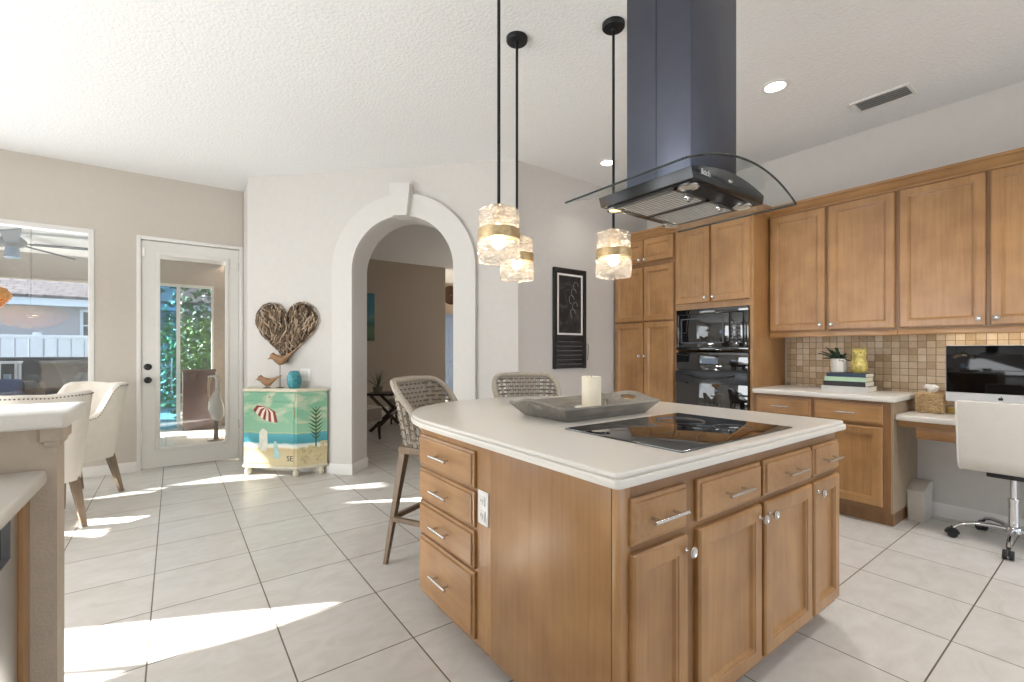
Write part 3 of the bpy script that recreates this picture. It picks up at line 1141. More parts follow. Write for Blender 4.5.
# ================================================================== PENDANTS
CR = bpy.data.materials.new('rippled_crystal')
CR.use_nodes = True
nt = CR.node_tree
nt.nodes.clear()
out = N(nt, 'ShaderNodeOutputMaterial')
trn = N(nt, 'ShaderNodeBsdfTransparent'); trn.inputs[0].default_value = (0.98, 0.975, 0.965, 1)
glo = N(nt, 'ShaderNodeBsdfGlossy'); glo.inputs[0].default_value = (1, 1, 1, 1); glo.inputs['Roughness'].default_value = 0.08
tlu = N(nt, 'ShaderNodeBsdfTranslucent'); tlu.inputs[0].default_value = (1.0, 0.98, 0.95, 1)
lw = N(nt, 'ShaderNodeLayerWeight'); lw.inputs['Blend'].default_value = 0.45
tc = N(nt, 'ShaderNodeTexCoord')
vo = N(nt, 'ShaderNodeTexVoronoi'); vo.inputs['Scale'].default_value = 42
mp = N(nt, 'ShaderNodeMapping'); mp.inputs['Scale'].default_value = (1, 1, 1.7)
L(nt, tc.outputs['Object'], mp.inputs['Vector']); L(nt, mp.outputs['Vector'], vo.inputs['Vector'])
bmp = N(nt, 'ShaderNodeBump'); bmp.inputs['Strength'].default_value = 1.0; bmp.inputs['Distance'].default_value = 0.02
L(nt, vo.outputs['Distance'], bmp.inputs['Height'])
L(nt, bmp.outputs['Normal'], glo.inputs['Normal']); L(nt, bmp.outputs['Normal'], lw.inputs['Normal']); L(nt, bmp.outputs['Normal'], tlu.inputs['Normal'])
m1 = N(nt, 'ShaderNodeMixShader'); m2 = N(nt, 'ShaderNodeMixShader')
m1.inputs[0].default_value = 0.14
L(nt, trn.outputs[0], m1.inputs[1]); L(nt, tlu.outputs[0], m1.inputs[2])
ma = N(nt, 'ShaderNodeMath', operation='MULTIPLY_ADD'); ma.inputs[1].default_value = 0.75; ma.inputs[2].default_value = 0.05; ma.use_clamp = True
L(nt, lw.outputs['Fresnel'], ma.inputs[0])
L(nt, ma.outputs[0], m2.inputs[0]); L(nt, m1.outputs[0], m2.inputs[1]); L(nt, glo.outputs[0], m2.inputs[2])
L(nt, m2.outputs[0], out.inputs[0])
M['crystal'] = CR
GOLD = plain('aged_brass', srgb(206, 180, 136), 0.38, 0.55, var=0.2, scale=60)
BULB = emis('warm_bulb', srgb(255, 234, 202), 50)


def pendant(loc, label):
    """shade bottom at z 1.64, canopy on the ceiling"""
    t = thing('pendant_light', label, 'pendant light', (loc[0], loc[1], 1.64), group='crystal pendants over the island')
    H = CEIL - 1.64
    b = BM()
    add_lathe(b, [(0, H), (0.062, H), (0.062, H - 0.018), (0.056, H - 0.026), (0.014, H - 0.028), (0.010, H - 0.045), (0, H - 0.045)], 28)
    obj('canopy', b, M['pendblack'], t, True)
    b = BM()
    add_cyl(b, (0, 0, 0.255), (0, 0, H - 0.03), 0.0075, n=12)
    obj('rod', b, M['pendblack'], t, True)

    def rip(a, z):
        return 1 + 0.018 * math.sin(9 * a + 40 * z) + 0.012 * math.sin(17 * a - 70 * z)
    b = BM()
    r = 0.094
    add_lathe(b, [(r * 1.0, 0.0), (r * 1.04, 0.015), (r * 1.05, 0.04), (r * 1.03, 0.07), (r * 1.0, 0.098), (r * 0.97, 0.105), (r * 0.95, 0.10), (r * 0.97, 0.07), (r * 0.98, 0.04), (r * 0.95, 0.012), (r * 1.0, 0.0)], 48, fun=rip)
    obj('lower_glass', b, M['crystal'], t, True)
    b = BM()
    add_lathe(b, [(r * 0.98, 0.148), (r * 1.0, 0.16), (r * 0.99, 0.20), (r * 0.95, 0.238), (r * 0.75, 0.246), (r * 0.2, 0.248), (r * 0.2, 0.242), (r * 0.72, 0.24), (r * 0.90, 0.232), (r * 0.93, 0.20), (r * 0.94, 0.16), (r * 0.98, 0.148)], 48, fun=rip)
    obj('upper_glass', b, M['crystal'], t, True)
    b = BM()
    add_lathe(b, [(r * 0.93, 0.103), (r * 1.02, 0.103), (r * 1.03, 0.126), (r * 1.02, 0.149), (r * 0.93, 0.149), (r * 0.93, 0.103)], 40)
    obj('brass_band', b, GOLD, t, True)
    b = BM()
    add_lathe(b, [(0, 0.262), (0.030, 0.262), (0.036, 0.250), (0.030, 0.215), (0.022, 0.175), (0.018, 0.172), (0, 0.172)], 24)
    sk = obj('socket', b, GOLD, t, True)
    b = BM()
    add_lathe(b, [(0, 0.172), (0.012, 0.170), (0.016, 0.150), (0.027, 0.115), (0.030, 0.092), (0.024, 0.072), (0.010, 0.062), (0, 0.060)], 20)
    obj('bulb', b, BULB, sk, True)
    return t


p0 = pendant((1.21, 1.75), 'crystal pendant light hanging nearest the stools and arch, lowest in view')
for loc, lb in (((1.60, 2.13), 'crystal pendant light half hidden behind another pendant'), ((1.962, 1.722), 'crystal pendant light hanging behind the glass edge of the range hood')):
    q = copy_tree(p0)
    q.location = (loc[0], loc[1], 1.64)
    q['label'] = lb
p0['label'] = 'crystal pendant light overlapping the one behind it, left of the pair'

# ================================================================== CEILING FITTINGS
for (x, y, lb) in ((3.312, 1.472, 'lit recessed downlight in the ceiling near the air vent'), (3.359, 3.020, 'lit recessed downlight in the ceiling beside the chalkboard wall')):
    t = thing('recessed_light', lb, 'ceiling light', (x, y, CEIL), group='recessed ceiling lights')
    b = BM()
    add_lathe(b, [(0.060, -0.004), (0.066, -0.010), (0.084, -0.006), (0.088, -0.0005), (0.060, -0.0005)], 36)
    r = obj('trim_ring', b, M['white'], t, True)
    b = BM()
    add_lathe(b, [(0, -0.005), (0.061, -0.005), (0.061, -0.001), (0, -0.001)], 36)
    obj('lens', b, emis('led_lens', (1.0, 0.97, 0.92, 1), 9), t, True)
    sp = bpy.data.lights.new('downlight', 'SPOT')
    sp.energy = 55 if y < 2 else 9
    sp.spot_size = 2.1
    sp.spot_blend = 0.8
    sp.shadow_soft_size = 0.06
    sp.color = (1, 0.975, 0.94)
    o = bpy.data.objects.new('downlight', sp)
    COL.objects.link(o)
    o.location = (x, y, CEIL - 0.03)
vt = thing('air_vent', 'white louvred air vent in the ceiling above the cabinets', 'vent', (4.093, 1.083, CEIL))
b = BM()
for lo, hi in (((3.985, 0.912, -0.012), (4.012, 1.255, -0.0005)), ((4.175, 0.912, -0.012), (4.202, 1.255, -0.0005)), ((4.012, 0.912, -0.012), (4.175, 0.937, -0.0005)), ((4.012, 1.230, -0.012), (4.175, 1.255, -0.0005))):
    add_box(b, (lo[0], lo[1], CEIL + lo[2]), (hi[0], hi[1], CEIL + hi[2]), 0.003)
obj('frame', b, M['white'], vt)
obj('duct', box((4.012, 0.937, CEIL - 0.002), (4.175, 1.230, CEIL - 0.0006)), plain('duct_grey', srgb(140, 138, 135), 0.7), vt)
b = BM()
for i in range(5):
    x = 4.030 + 0.032 * i
    add_box(b, (-0.013, 0.937, -0.0012), (0.013, 1.230, 0.0012), 0, 2, Matrix.Translation((x, 0, CEIL - 0.012)) @ Matrix.Rotation(-0.45, 4, 'Y'))
obj('louvres', b, plain('louvre_grey', srgb(178, 176, 172), 0.5), vt)

# ================================================================== TRAY, CANDLE
TA = math.radians(0.5)
WG = wood('weathered_grey_wood', srgb(150, 144, 135), srgb(98, 93, 87), 0.6, (2, 30, 30), 0.0)
tr = thing('serving_tray', 'grey weathered wood tray with cut-out handles holding the candle', 'tray', (1.67, 1.645, 0.9142), TA)
TL, TW, TH = 0.335, 0.200, 0.062     # half length along x, half width, height
bot = (TL - 0.065, TW - 0.050)
obj('base', box((-bot[0], -bot[1], 0.0), (bot[0], bot[1], 0.012)), WG, tr, True)


def tray_side(p0, p1, q0, q1):
    """sloping plank between the lower line p and upper line q, 10 mm thick"""
    b = BM()
    p0, p1, q0, q1 = map(Vector, (p0, p1, q0, q1))
    nrm = (p1 - p0).cross(q0 - p0).normalized() * 0.010
    nrm *= 1 if nrm.z > 0 else -1
    v = [b.verts.new(x) for x in (p0, p1, q1, q0)] + [b.verts.new(x + nrm) for x in (p0, p1, q1, q0)]
    for f in ((0, 1, 2, 3), (7, 6, 5, 4), (0, 4, 5, 1), (1, 5, 6, 2), (2, 6, 7, 3), (3, 7, 4, 0)):
        b.faces.new([v[i] for i in f])
    return b


for s in (-1, 1):
    obj('long_side', tray_side((-bot[0], s * bot[1], 0), (bot[0], s * bot[1], 0), (-TL + 0.005, s * TW, TH), (TL - 0.005, s * TW, TH)), WG, tr, True)
for s in (-1, 1):
    # end board rising to a rounded hump with a hand hole
    o = Vector((s * bot[0], 0, 0))
    up = Vector((s * (TL - bot[0]), 0, TH))
    up.normalize()
    nrm = Vector((-s * TH, 0, (TL - bot[0]))).normalized()
    b = BM()
    hl = math.hypot(TL - bot[0], TH)
    outer = [(-bot[1], 0), (bot[1], 0), (TW, hl)]
    for i in range(1, 20):
        t = 1 - 2 * i / 20
        outer.append((TW * t, hl + 0.040 * math.cos(t * PI / 2) ** 2))
    outer.append((-TW, hl))
    hole = [(0.052 * math.cos(2 * PI * i / 20), hl * 0.95 + 0.017 * math.sin(2 * PI * i / 20)) for i in range(20)]
    edges = []
    for loop in (outer, hole):
        vs = [b.verts.new((p[0], p[1], 0)) for p in loop]
        edges += [b.edges.new((vs[i], vs[(i + 1) % len(vs)])) for i in range(len(vs))]
    bmesh.ops.triangle_fill(b, use_beauty=True, edges=edges)
    bmesh.ops.recalc_face_normals(b, faces=b.faces[:])
    r = bmesh.ops.extrude_face_region(b, geom=b.faces[:])
    for v in [e for e in r['geom'] if isinstance(e, bmesh.types.BMVert)]:
        v.co.z += 0.012
    b.transform(frame_mat(o, (0, 1, 0), up, nrm))
    obj('handle_end', b, WG, tr, True)
cpos = Vector((1.755, 1.690, 0.9265))
b = BM()
add_lathe(b, [(0, 0), (0.070, 0), (0.086, 0.008), (0.088, 0.012), (0.074, 0.011), (0.06, 0.007), (0, 0.006)], 40)
solo('candle_plate', b, M['outlet'], 'shallow white dish under the candle in the grey tray', 'dish', cpos, local=True)
cd = thing('pillar_candle', 'thick ivory pillar candle standing in the grey tray', 'candle', cpos + Vector((0, 0, 0.0068)))
b = BM()
add_lathe(b, [(0, 0), (0.046, 0), (0.050, 0.003), (0.050, 0.160), (0.047, 0.165), (0.040, 0.164), (0.02, 0.160), (0, 0.159)], 40)
obj('wax', b, plain('ivory_wax', srgb(236, 226, 205), 0.45, var=0.03), cd, True)
b = BM()
add_cyl(b, (0, 0, 0.158), (0.002, 0.001, 0.170), 0.0014, n=8)
obj('wick', b, M['black'], cd, True)
b = BM()
add_lathe(b, [(0, 0), (0.012, 0), (0.012, 0.003), (0.0115, 0.045), (0.0098, 0.045), (0.0105, 0.005), (0, 0.004)], 20)
solo('shot_glass', b, glassy('clear_glass', (0.92, 0.93, 0.93, 1), 0.15), 'tiny clear glass beside the candle in the grey tray', 'glass', (1.865, 1.690, 0.9265), local=True)

# ================================================================== BAR STOOLS
ROPE = plain('natural_rope', srgb(178, 168, 154), 0.8, var=0.16, scale=90, bump=0.5, bscale=220)
ROPE2 = plain('taupe_rope', srgb(130, 118, 105), 0.8, var=0.18, scale=90, bump=0.5, bscale=220)
BRZ = wood('bronze_finish_wood', srgb(138, 116, 92), srgb(104, 86, 66), 0.42, (25, 25, 2), 0.1)
CUSH = plain('oatmeal_fabric', srgb(205, 196, 182), 0.9, var=0.05, scale=120, bump=0.3, bscale=260)


def sm(a, b_, t):
    t = min(1, max(0, (t - a) / (b_ - a)))
    return t * t * (3 - 2 * t)


def st_plan(u):
    """front is +y; u=-1 right front ... 0 back ... 1 left front"""
    a = abs(u)
    sx = -1 if u < 0 else 1
    hw, dp, rc = 0.190, 0.20, 0.11
    # back straight, rounded corner, straight side
    if a < 0.30:
        return Vector((sx * (hw - rc) * a / 0.30, -dp, 0))
    if a < 0.58:
        th = (a - 0.30) / 0.28 * PI / 2
        return Vector((sx * (hw - rc + rc * math.sin(th)), -dp + rc - rc * math.cos(th), 0))
    return Vector((sx * hw, -dp + rc + (a - 0.58) / 0.42 * 0.26, 0))


def st_S(u, v, off=0.0):
    a = abs(u)
    h = 1.055 - 0.015 * a - 0.295 * sm(0.38, 0.86, a)
    z = 0.677 + (h - 0.677) * v
    p = st_plan(u)
    k = (z - 0.67) / 0.39
    flare = 1 + 0.34 * k
    q = Vector((p.x * flare, p.y * (1 + 0.30 * k * (1 if p.y < 0 else 0)), z))
    nrm = Vector((p.x, p.y, 0))
    nrm = nrm.normalized() if nrm.length > 1e-5 else Vector((0, -1, 0))
    return q + nrm * off


def make_stool(label):
    t = thing('bar_stool', label, 'bar stool', (0, 0, 0), group='woven bar stools at the island')
    for sx in (-1, 1):
        for sy in (-1, 1):
            b = BM()
            p0, p1 = Vector((sx * 0.168, sy * 0.168, 0.640)), Vector((sx * 0.240, 0.215 if sy > 0 else -0.245, 0.0))
            q = [(-1, -1), (1, -1), (1, 1), (-1, 1)]
            A = [b.verts.new(p0 + Vector((x * 0.021, y * 0.021, 0))) for x, y in q]
            B = [b.verts.new(p1 + Vector((x * 0.011, y * 0.011, 0))) for x, y in q]
            for j in range(4):
                b.faces.new((A[j], A[(j + 1) % 4], B[(j + 1) % 4], B[j]))
            b.faces.new(A[::-1]); b.faces.new(B)
            lg = obj('leg', b, BRZ, t, True)
    r = 0.219
    for (a0, a1) in (((-r, -r), (r, -r)), ((-r, r), (r, r)), ((-r, -r), (-r, r)), ((r, -r), (r, r))):
        b = BM()
        z = 0.26
        d = Vector((a1[0] - a0[0], a1[1] - a0[1], 0)).normalized()
        s = d.cross(Vector((0, 0, 1))) * 0.012
        v = []
        for (px, py) in (a0, a1):
            for ss, zz in ((-1, -0.013), (1, -0.013), (1, 0.013), (-1, 0.013)):
                v.append(b.verts.new(Vector((px, py, z + zz)) + s * ss))
        for f in ((0, 1, 2, 3), (7, 6, 5, 4), (0, 4, 5, 1), (1, 5, 6, 2), (2, 6, 7, 3), (3, 7, 4, 0)):
            b.faces.new([v[i] for i in f])
        obj('stretcher', b, BRZ, t, True)
    obj('seat_frame', box((-0.192, -0.195, 0.632), (0.192, 0.195, 0.675), 0.008), BRZ, t, True)
    obj('cushion', box((-0.172, -0.175, 0.676), (0.172, 0.200, 0.735), 0.026, 4), CUSH, t, True)
    b = BM()
    us = [-1 + 2 * i / 60 for i in range(61)]
    rim = [st_S(-1, 0.02)] + [st_S(-1, 0.5)] + [st_S(u, 1.0) for u in us] + [st_S(1, 0.5), st_S(1, 0.02)]
    add_tube(b, rim, 0.019, 10)
    obj('back_frame', b, ROPE, t, True)
    # weave: paired uprights, horizontals passing in and out between them
    b = BM()
    nv = 34
    for i in range(nv):
        u = -0.97 + 1.94 * i / (nv - 1)
        h = st_S(u, 1).z
        for o in (-0.007, 0.007):
            add_tube(b, [st_S(u, v / 8) + (st_S(u + 0.01, v / 8) - st_S(u - 0.01, v / 8)).normalized() * o for v in range(9)], 0.0055, 5)
    wv = obj('woven_back', b, ROPE, t, True)
    b = BM()
    for j in range(14):
        z = 0.692 + 0.0275 * j
        run = []
        m = 132
        for i in range(m + 1):
            u = -0.99 + 1.98 * i / m
            h = st_S(u, 1).z
            v = (z - 0.677) / (h - 0.677)
            if v < 0.98:
                run.append(st_S(u, v, 0.0095 * math.cos(PI * (i / m * 1.98 - 0.02) / 1.94 * (nv - 1) + PI * j)))
            else:
                if len(run) > 3:
                    add_tube(b, run, 0.0058, 5)
                run = []
        if len(run) > 3:
            add_tube(b, run, 0.0058, 5)
    obj('weave', b, ROPE2, wv, True)
    return t


def face_rot(d):
    """rotation that turns local +y onto d"""
    return math.atan2(-d[0], d[1])


s1 = make_stool('woven rope bar stool with bronze legs at the rounded end of the island')
s1.location = (1.312, 2.468, 0)
s1.rotation_euler = (0, 0, face_rot((0.45, -0.89)))
s1['label'] = 'woven rope bar stool standing in front of the arched opening, its legs showing'
s2 = copy_tree(s1)
s2.location = (2.005, 2.50, 0)
s2.rotation_euler = (0, 0, face_rot((-0.40, -0.91)))
s2['label'] = 'woven rope bar stool behind the island counter near the chalkboard, only its back showing'

# ================================================================== CHALKBOARD
BF = plain('black_painted_frame', srgb(32, 31, 31), 0.5, var=0.1)
kb = thing('chalkboard', 'tall black framed chalkboard with white inner line on the wall', 'chalkboard', (3.30, WY, 1.05))
kx0, kx1, kz0, kz1 = 3.076, 3.532, 1.045, 2.075
b = BM()
for lo, hi in (((kx0, WY - 0.028, kz0), (kx0 + 0.035, WY - 0.001, kz1)), ((kx1 - 0.035, WY - 0.028, kz0), (kx1, WY - 0.001, kz1)), ((kx0 + 0.035, WY - 0.028, kz1 - 0.04), (kx1 - 0.035, WY - 0.001, kz1)), ((kx0 + 0.035, WY - 0.028, 1.325), (kx1 - 0.035, WY - 0.001, 1.380))):
    add_box(b, lo, hi, 0.003)
fr = obj('frame', b, BF, kb)
m, nt, bs = new_mat('chalk_slate')
tc = N(nt, 'ShaderNodeTexCoord'); nz = N(nt, 'ShaderNodeTexNoise'); nz.inputs['Scale'].default_value = 7; nz.inputs['Detail'].default_value = 6; nz.inputs['Distortion'].default_value = 1.5
L(nt, tc.outputs['Object'], nz.inputs['Vector'])
cr = N(nt, 'ShaderNodeValToRGB'); cr.color_ramp.elements[0].position = 0.5; cr.color_ramp.elements[0].color = srgb(42, 38, 36); cr.color_ramp.elements[1].position = 0.85; cr.color_ramp.elements[1].color = srgb(98, 92, 88)
L(nt, nz.outputs['Fac'], cr.inputs['Fac']); L(nt, cr.outputs['Color'], bs.inputs['Base Color']); bs.inputs['Roughness'].default_value = 0.8
sl = obj('slate', box((kx0 + 0.035, WY - 0.016, 1.380), (kx1 - 0.035, WY - 0.001, kz1 - 0.04)), m, kb)
b = BM()
ix0, ix1, iz0, iz1 = kx0 + 0.050, kx1 - 0.050, 1.392, kz1 - 0.055
for lo, hi in (((ix0, WY - 0.020, iz0), (ix0 + 0.020, WY - 0.0165, iz1)), ((ix1 - 0.020, WY - 0.020, iz0), (ix1, WY - 0.0165, iz1)), ((ix0 + 0.02, WY - 0.020, iz0), (ix1 - 0.02, WY - 0.0165, iz0 + 0.020)), ((ix0 + 0.02, WY - 0.020, iz1 - 0.020), (ix1 - 0.02, WY - 0.0165, iz1))):
    add_box(b, lo, hi)
obj('white_border', b, M['outlet'], sl)
CH = plain('chalk', srgb(150, 145, 140), 0.9)
b = BM()
for k in range(5):
    cx, cz = 3.345 + 0.03 * math.sin(k * 2.1), 1.62 + 0.07 * k
    add_tube(b, [(cx + 0.035 * math.cos(a / 12 * 2 * PI) + 0.004 * k, WY - 0.0168, cz + 0.045 * math.sin(a / 12 * 2 * PI)) for a in range(10)], 0.0022, 5)
obj('chalk_scribble', b, CH, sl)
b = BM()
for i in range(6):
    add_box(b, (kx0 + 0.035, WY - 0.024, kz0 + 0.004 + 0.0462 * i), (kx1 - 0.035, WY - 0.001, kz0 + 0.043 + 0.0462 * i), 0.004)
obj('slat_ledge', b, plain('black_slats', srgb(38, 37, 37), 0.55, var=0.25, scale=25), kb)
b = BM()
add_tube(b, [(kx1 + 0.004, WY - 0.014, 1.30), (kx1 + 0.03, WY - 0.02, 1.30), (kx1 + 0.034, WY - 0.022, 1.28), (kx1 + 0.03, WY - 0.02, 1.16), (kx1 + 0.016, WY - 0.02, 1.13)], 0.0028, 6)
obj('hook', b, M['black'], kb)

# ================================================================== COUNTER BOOKS, PLANT, FIGURINE
z = 0.9142
PAGE = plain('book_pages', srgb(228, 220, 200), 0.8, var=0.08, scale=200)


def book(label, z0, th, yA, yB, xA, xB, col, rot, txt=None, tcol=(220, 220, 220)):
    c = Vector(((xA + xB) / 2, (yA + yB) / 2, z0))
    t = thing('book', label, 'book', c, rot, group='books stacked on the counter')
    hx, hy = (xB - xA) / 2, (yA - yB) / 2
    mt = plain('cover_' + label.split()[0], srgb(*col), 0.5, var=0.06)
    b = BM()
    add_box(b, (-hx, -hy, 0), (hx, hy, 0.0025))
    add_box(b, (-hx, -hy, th - 0.0025), (hx, hy, th))
    add_box(b, (-hx, -hy, 0.0025), (-hx + 0.003, hy, th - 0.0025))
    cv = obj('cover', b, mt, t, True)
    obj('pages', box((-hx + 0.003, -hy + 0.004, 0.0026), (hx - 0.005, hy - 0.004, th - 0.0026)), PAGE, t, True)
    if txt:
        tb = text_bm(txt, th * 0.5, frame_mat((-hx - 0.0006, hy - 0.03, th * 0.3), (0, -1, 0), (0, 0, 1), (-1, 0, 0)), 0.0004)
        obj('spine_lettering', tb, plain('spine_ink', srgb(*tcol), 0.5), cv, True)
    return t


book('pale grey hardback book at the bottom of the counter stack', z, 0.040, 1.515, 1.205, 4.20, 4.42, (196, 194, 190), 0.02); z += 0.0402
book('black hardback book above the pale grey one', z, 0.038, 1.500, 1.220, 4.205, 4.41, (34, 32, 33), -0.01); z += 0.0382
book('mint green hardback book second from the top of the stack', z, 0.034, 1.495, 1.225, 4.21, 4.41, (176, 205, 176), 0.03); z += 0.0342
book('navy hardback book at the top of the counter stack', z, 0.030, 1.480, 1.220, 4.21, 4.40, (38, 56, 78), 0.0); z += 0.0302
BKZ = z
pl = thing('potted_plant', 'small dark spiky succulent in a ribbed white pot on books', 'plant', (4.30, 1.422, BKZ))
b = BM()
add_lathe(b, [(0, 0), (0.046, 0), (0.052, 0.006), (0.056, 0.105), (0.054, 0.110), (0.048, 0.108), (0.046, 0.095), (0, 0.092)], 40, fun=lambda a, zz: 1 + 0.035 * math.cos(16 * a))
obj('pot', b, plain('white_ceramic', srgb(214, 208, 202), 0.5), pl, True)
LEAF = plain('dark_succulent_leaf', srgb(38, 62, 44), 0.45, var=0.35, scale=30)
b = BM()
rnd = random.Random(3)
for k in range(22):
    a = k * 2.4
    ln = (0.10 + 0.07 * rnd.random()) * (0.45 if math.sin(a + 0.15) < -0.2 else 1.0)
    el = 0.15 + 0.9 * rnd.random() ** 1.4
    pts_ = []
    for i in range(7):
        t = i / 6
        r = ln * t * math.cos(el) * 1.0
        zz = 0.093 + ln * t * math.sin(el) + 0.01 * math.sin(t * PI) - 0.02 * t * t * (1 - el)
        pts_.append((0.012 * math.cos(a) + r * math.cos(a + 0.3 * t), 0.012 * math.sin(a) + r * math.sin(a + 0.3 * t), zz))
    add_tube(b, pts_, 0.014, 6, rfun=lambda t: max(0.06, (0.75 + 0.5 * t) * (1 - t ** 3)), flat=0.45)
obj('leaves', b, LEAF, pl, True)
fg = thing('owl_figurine', 'mottled gold green owl-shaped figurine beside the potted plant', 'figurine', (4.29, 1.285, BKZ))
GG = plain('gold_green_glaze', srgb(186, 168, 92), 0.35, var=0.4, scale=38, bump=0.4, bscale=60)
b = BM()
add_lathe(b, [(0, 0), (0.040, 0), (0.050, 0.010), (0.056, 0.045), (0.054, 0.085), (0.043, 0.115), (0.044, 0.130), (0.050, 0.150), (0.046, 0.175), (0.030, 0.188), (0, 0.192)], 28, fun=lambda a, zz: 1 + 0.05 * math.cos(2 * a))
obj('body', b, GG, fg, True)
for s in (-1, 1):
    b = BM()
    add_cyl(b, (0, s * 0.030, 0.170), (0, s * 0.042, 0.205), 0.016, 0.002, 10)
    obj('ear', b, GG, fg, True)
    b = BM()
    add_ball(b, (-0.043, s * 0.018, 0.155), 0.010, (0.4, 1, 1))
    obj('eye', b, plain('figurine_eye', srgb(104, 82, 40), 0.3), fg, True)

# ================================================================== DESK ITEMS
DZ = 0.7903
tb = thing('tissue_box', 'woven seagrass tissue box with a white tissue on the desk', 'tissue box', (4.37, 0.880, DZ))
b = BM()
hx, hy, hh = 0.070, 0.068, 0.135
add_box(b, (-hx + 0.004, -hy + 0.004, 0), (hx - 0.004, hy - 0.004, hh - 0.004))
SG = plain('seagrass', srgb(176, 148, 108), 0.8, var=0.3, scale=60)
core = obj('liner', b, plain('seagrass_dark', srgb(110, 86, 56), 0.9), tb, True)
b = BM()
for j in range(11):
    zc = 0.007 + j * 0.0122
    loop = []
    m = 20
    corners = [(-hx, -hy), (hx, -hy), (hx, hy), (-hx, hy)]
    for c in range(4):
        A, B = Vector(corners[c] + (0,)), Vector(corners[(c + 1) % 4] + (0,))
        for i in range(m):
            t = i / m
            p = A.lerp(B, t)
            nn = Vector(((B - A).y, -(B - A).x, 0)).normalized()
            loop.append(p + nn * (0.004 * math.cos(PI * (i * 0.5 + j))) + Vector((0, 0, zc + 0.002 * math.sin(i * 0.9))))
    add_tube(b, loop, 0.0066, 6, closed=True)
obj('woven_sides', b, SG, tb, True)
obj('lid', box((-hx, -hy, hh - 0.004), (hx, hy, hh + 0.004), 0.003), SG, tb, True)
b = BM()
rnd = random.Random(5)
vs = []
for i in range(9):
    for j in range(4):
        a = 2 * PI * i / 9
        r = [0.012, 0.026, 0.034, 0.022][j] * (0.7 + 0.5 * rnd.random())
        vs.append(b.verts.new((r * math.cos(a) * 0.6, r * math.sin(a) * 1.2, hh + 0.004 + [0, 0.018, 0.034, 0.052][j] + 0.012 * rnd.random())))
for i in range(9):
    for j in range(3):
        k = (i + 1) % 9
        b.faces.new((vs[i * 4 + j], vs[k * 4 + j], vs[k * 4 + j + 1], vs[i * 4 + j + 1]))
obj('tissue', b, plain('tissue_paper', srgb(245, 243, 240), 0.9), tb, True)
solo('note_pad', box((4.40, 0.72, DZ), (4.50, 0.80, DZ + 0.035), 0.003), plain('yellow_paper', srgb(206, 178, 96), 0.7), 'small yellow pad between the tissue box and the screen', 'note pad', (4.45, 0.76, DZ))

cm = thing('desktop_computer', 'silver all-in-one computer with black screen on the desk', 'computer', (4.36, 0.52, DZ))
ALU = plain('aluminium', srgb(214, 215, 218), 0.35, 0.25, var=0.02)
my0, my1, mz0, mz1 = 0.792, 0.262, 0.885, 1.268
bd = obj('body', box((4.300, my1, mz0), (4.318, my0, mz1), 0.006, 3), ALU, cm)
obj('screen', box((4.297, my1 + 0.004, mz0 + 0.064), (4.3008, my0 - 0.004, mz1 - 0.004), 0.001), plain('lcd_glass', srgb(9, 9, 10), 0.07, spec=0.35, var=0.01), bd)
b = BM()
q = [(4.318, 0.56), (4.40, 0.56), (4.40, 0.49), (4.318, 0.49)]
pts_ = [(4.318, 1.05), (4.326, 1.05), (4.392, 0.795), (4.392, DZ + 0.006), (4.30, DZ + 0.006), (4.30, DZ), (4.42, DZ), (4.42, DZ + 0.006), (4.400, 0.80), (4.33, 1.07), (4.318, 1.07)]
add_prism(b, pts_, -0.62, -0.43, frame_mat((0, 0, 0), (1, 0, 0), (0, 0, 1), (0, -1, 0)))
obj('stand', b, ALU, cm)
b = BM()
lg = Vector((4.2985, 0.527, mz0 + 0.032))
add_ball(b, lg + Vector((0, 0.0045, 0)), 0.0085, (0.12, 1, 1.1))
add_ball(b, lg + Vector((0, -0.0045, 0)), 0.0085, (0.12, 0.85, 1.1))
add_ball(b, lg + Vector((0, -0.002, 0.013)), 0.004, (0.2, 0.6, 1.0))
obj('logo', b, M['black'], bd)

# waste bin
bn = thing('waste_bin', 'slim cream waste bin with sloping lid beside the base cabinet', 'bin', (4.42, 0.952, 0))
CB = plain('cream_plastic', srgb(206, 198, 186), 0.55, var=0.03)
b = BM()
add_prism(b, [(-0.115, -0.047), (0.115, -0.047), (0.115, 0.047), (-0.115, 0.047)], 0.0, 0.205)
for v in b.verts:
    if v.co.z < 0.01:
        v.co.x *= 0.93; v.co.y *= 0.93
obj('body', b, CB, bn, True)
b = BM()
add_prism(b, [(-0.120, 0.206), (0.120, 0.206), (0.120, 0.268), (0.010, 0.272), (-0.120, 0.222)], -0.052, 0.052, frame_mat((0, 0, 0), (1, 0, 0), (0, 0, 1), (0, -1, 0)), 0.004)
obj('lid', b, CB, bn, True)

# office chair facing the desk
oc = thing('office_chair', 'white leather swivel chair with chrome base tucked under the desk', 'office chair', (4.25, 0.465, 0))
LEA = plain('white_leather', srgb(226, 220, 211), 0.38, var=0.02, bump=0.1, bscale=200, coat=0.1)
b = BM()
prof = []
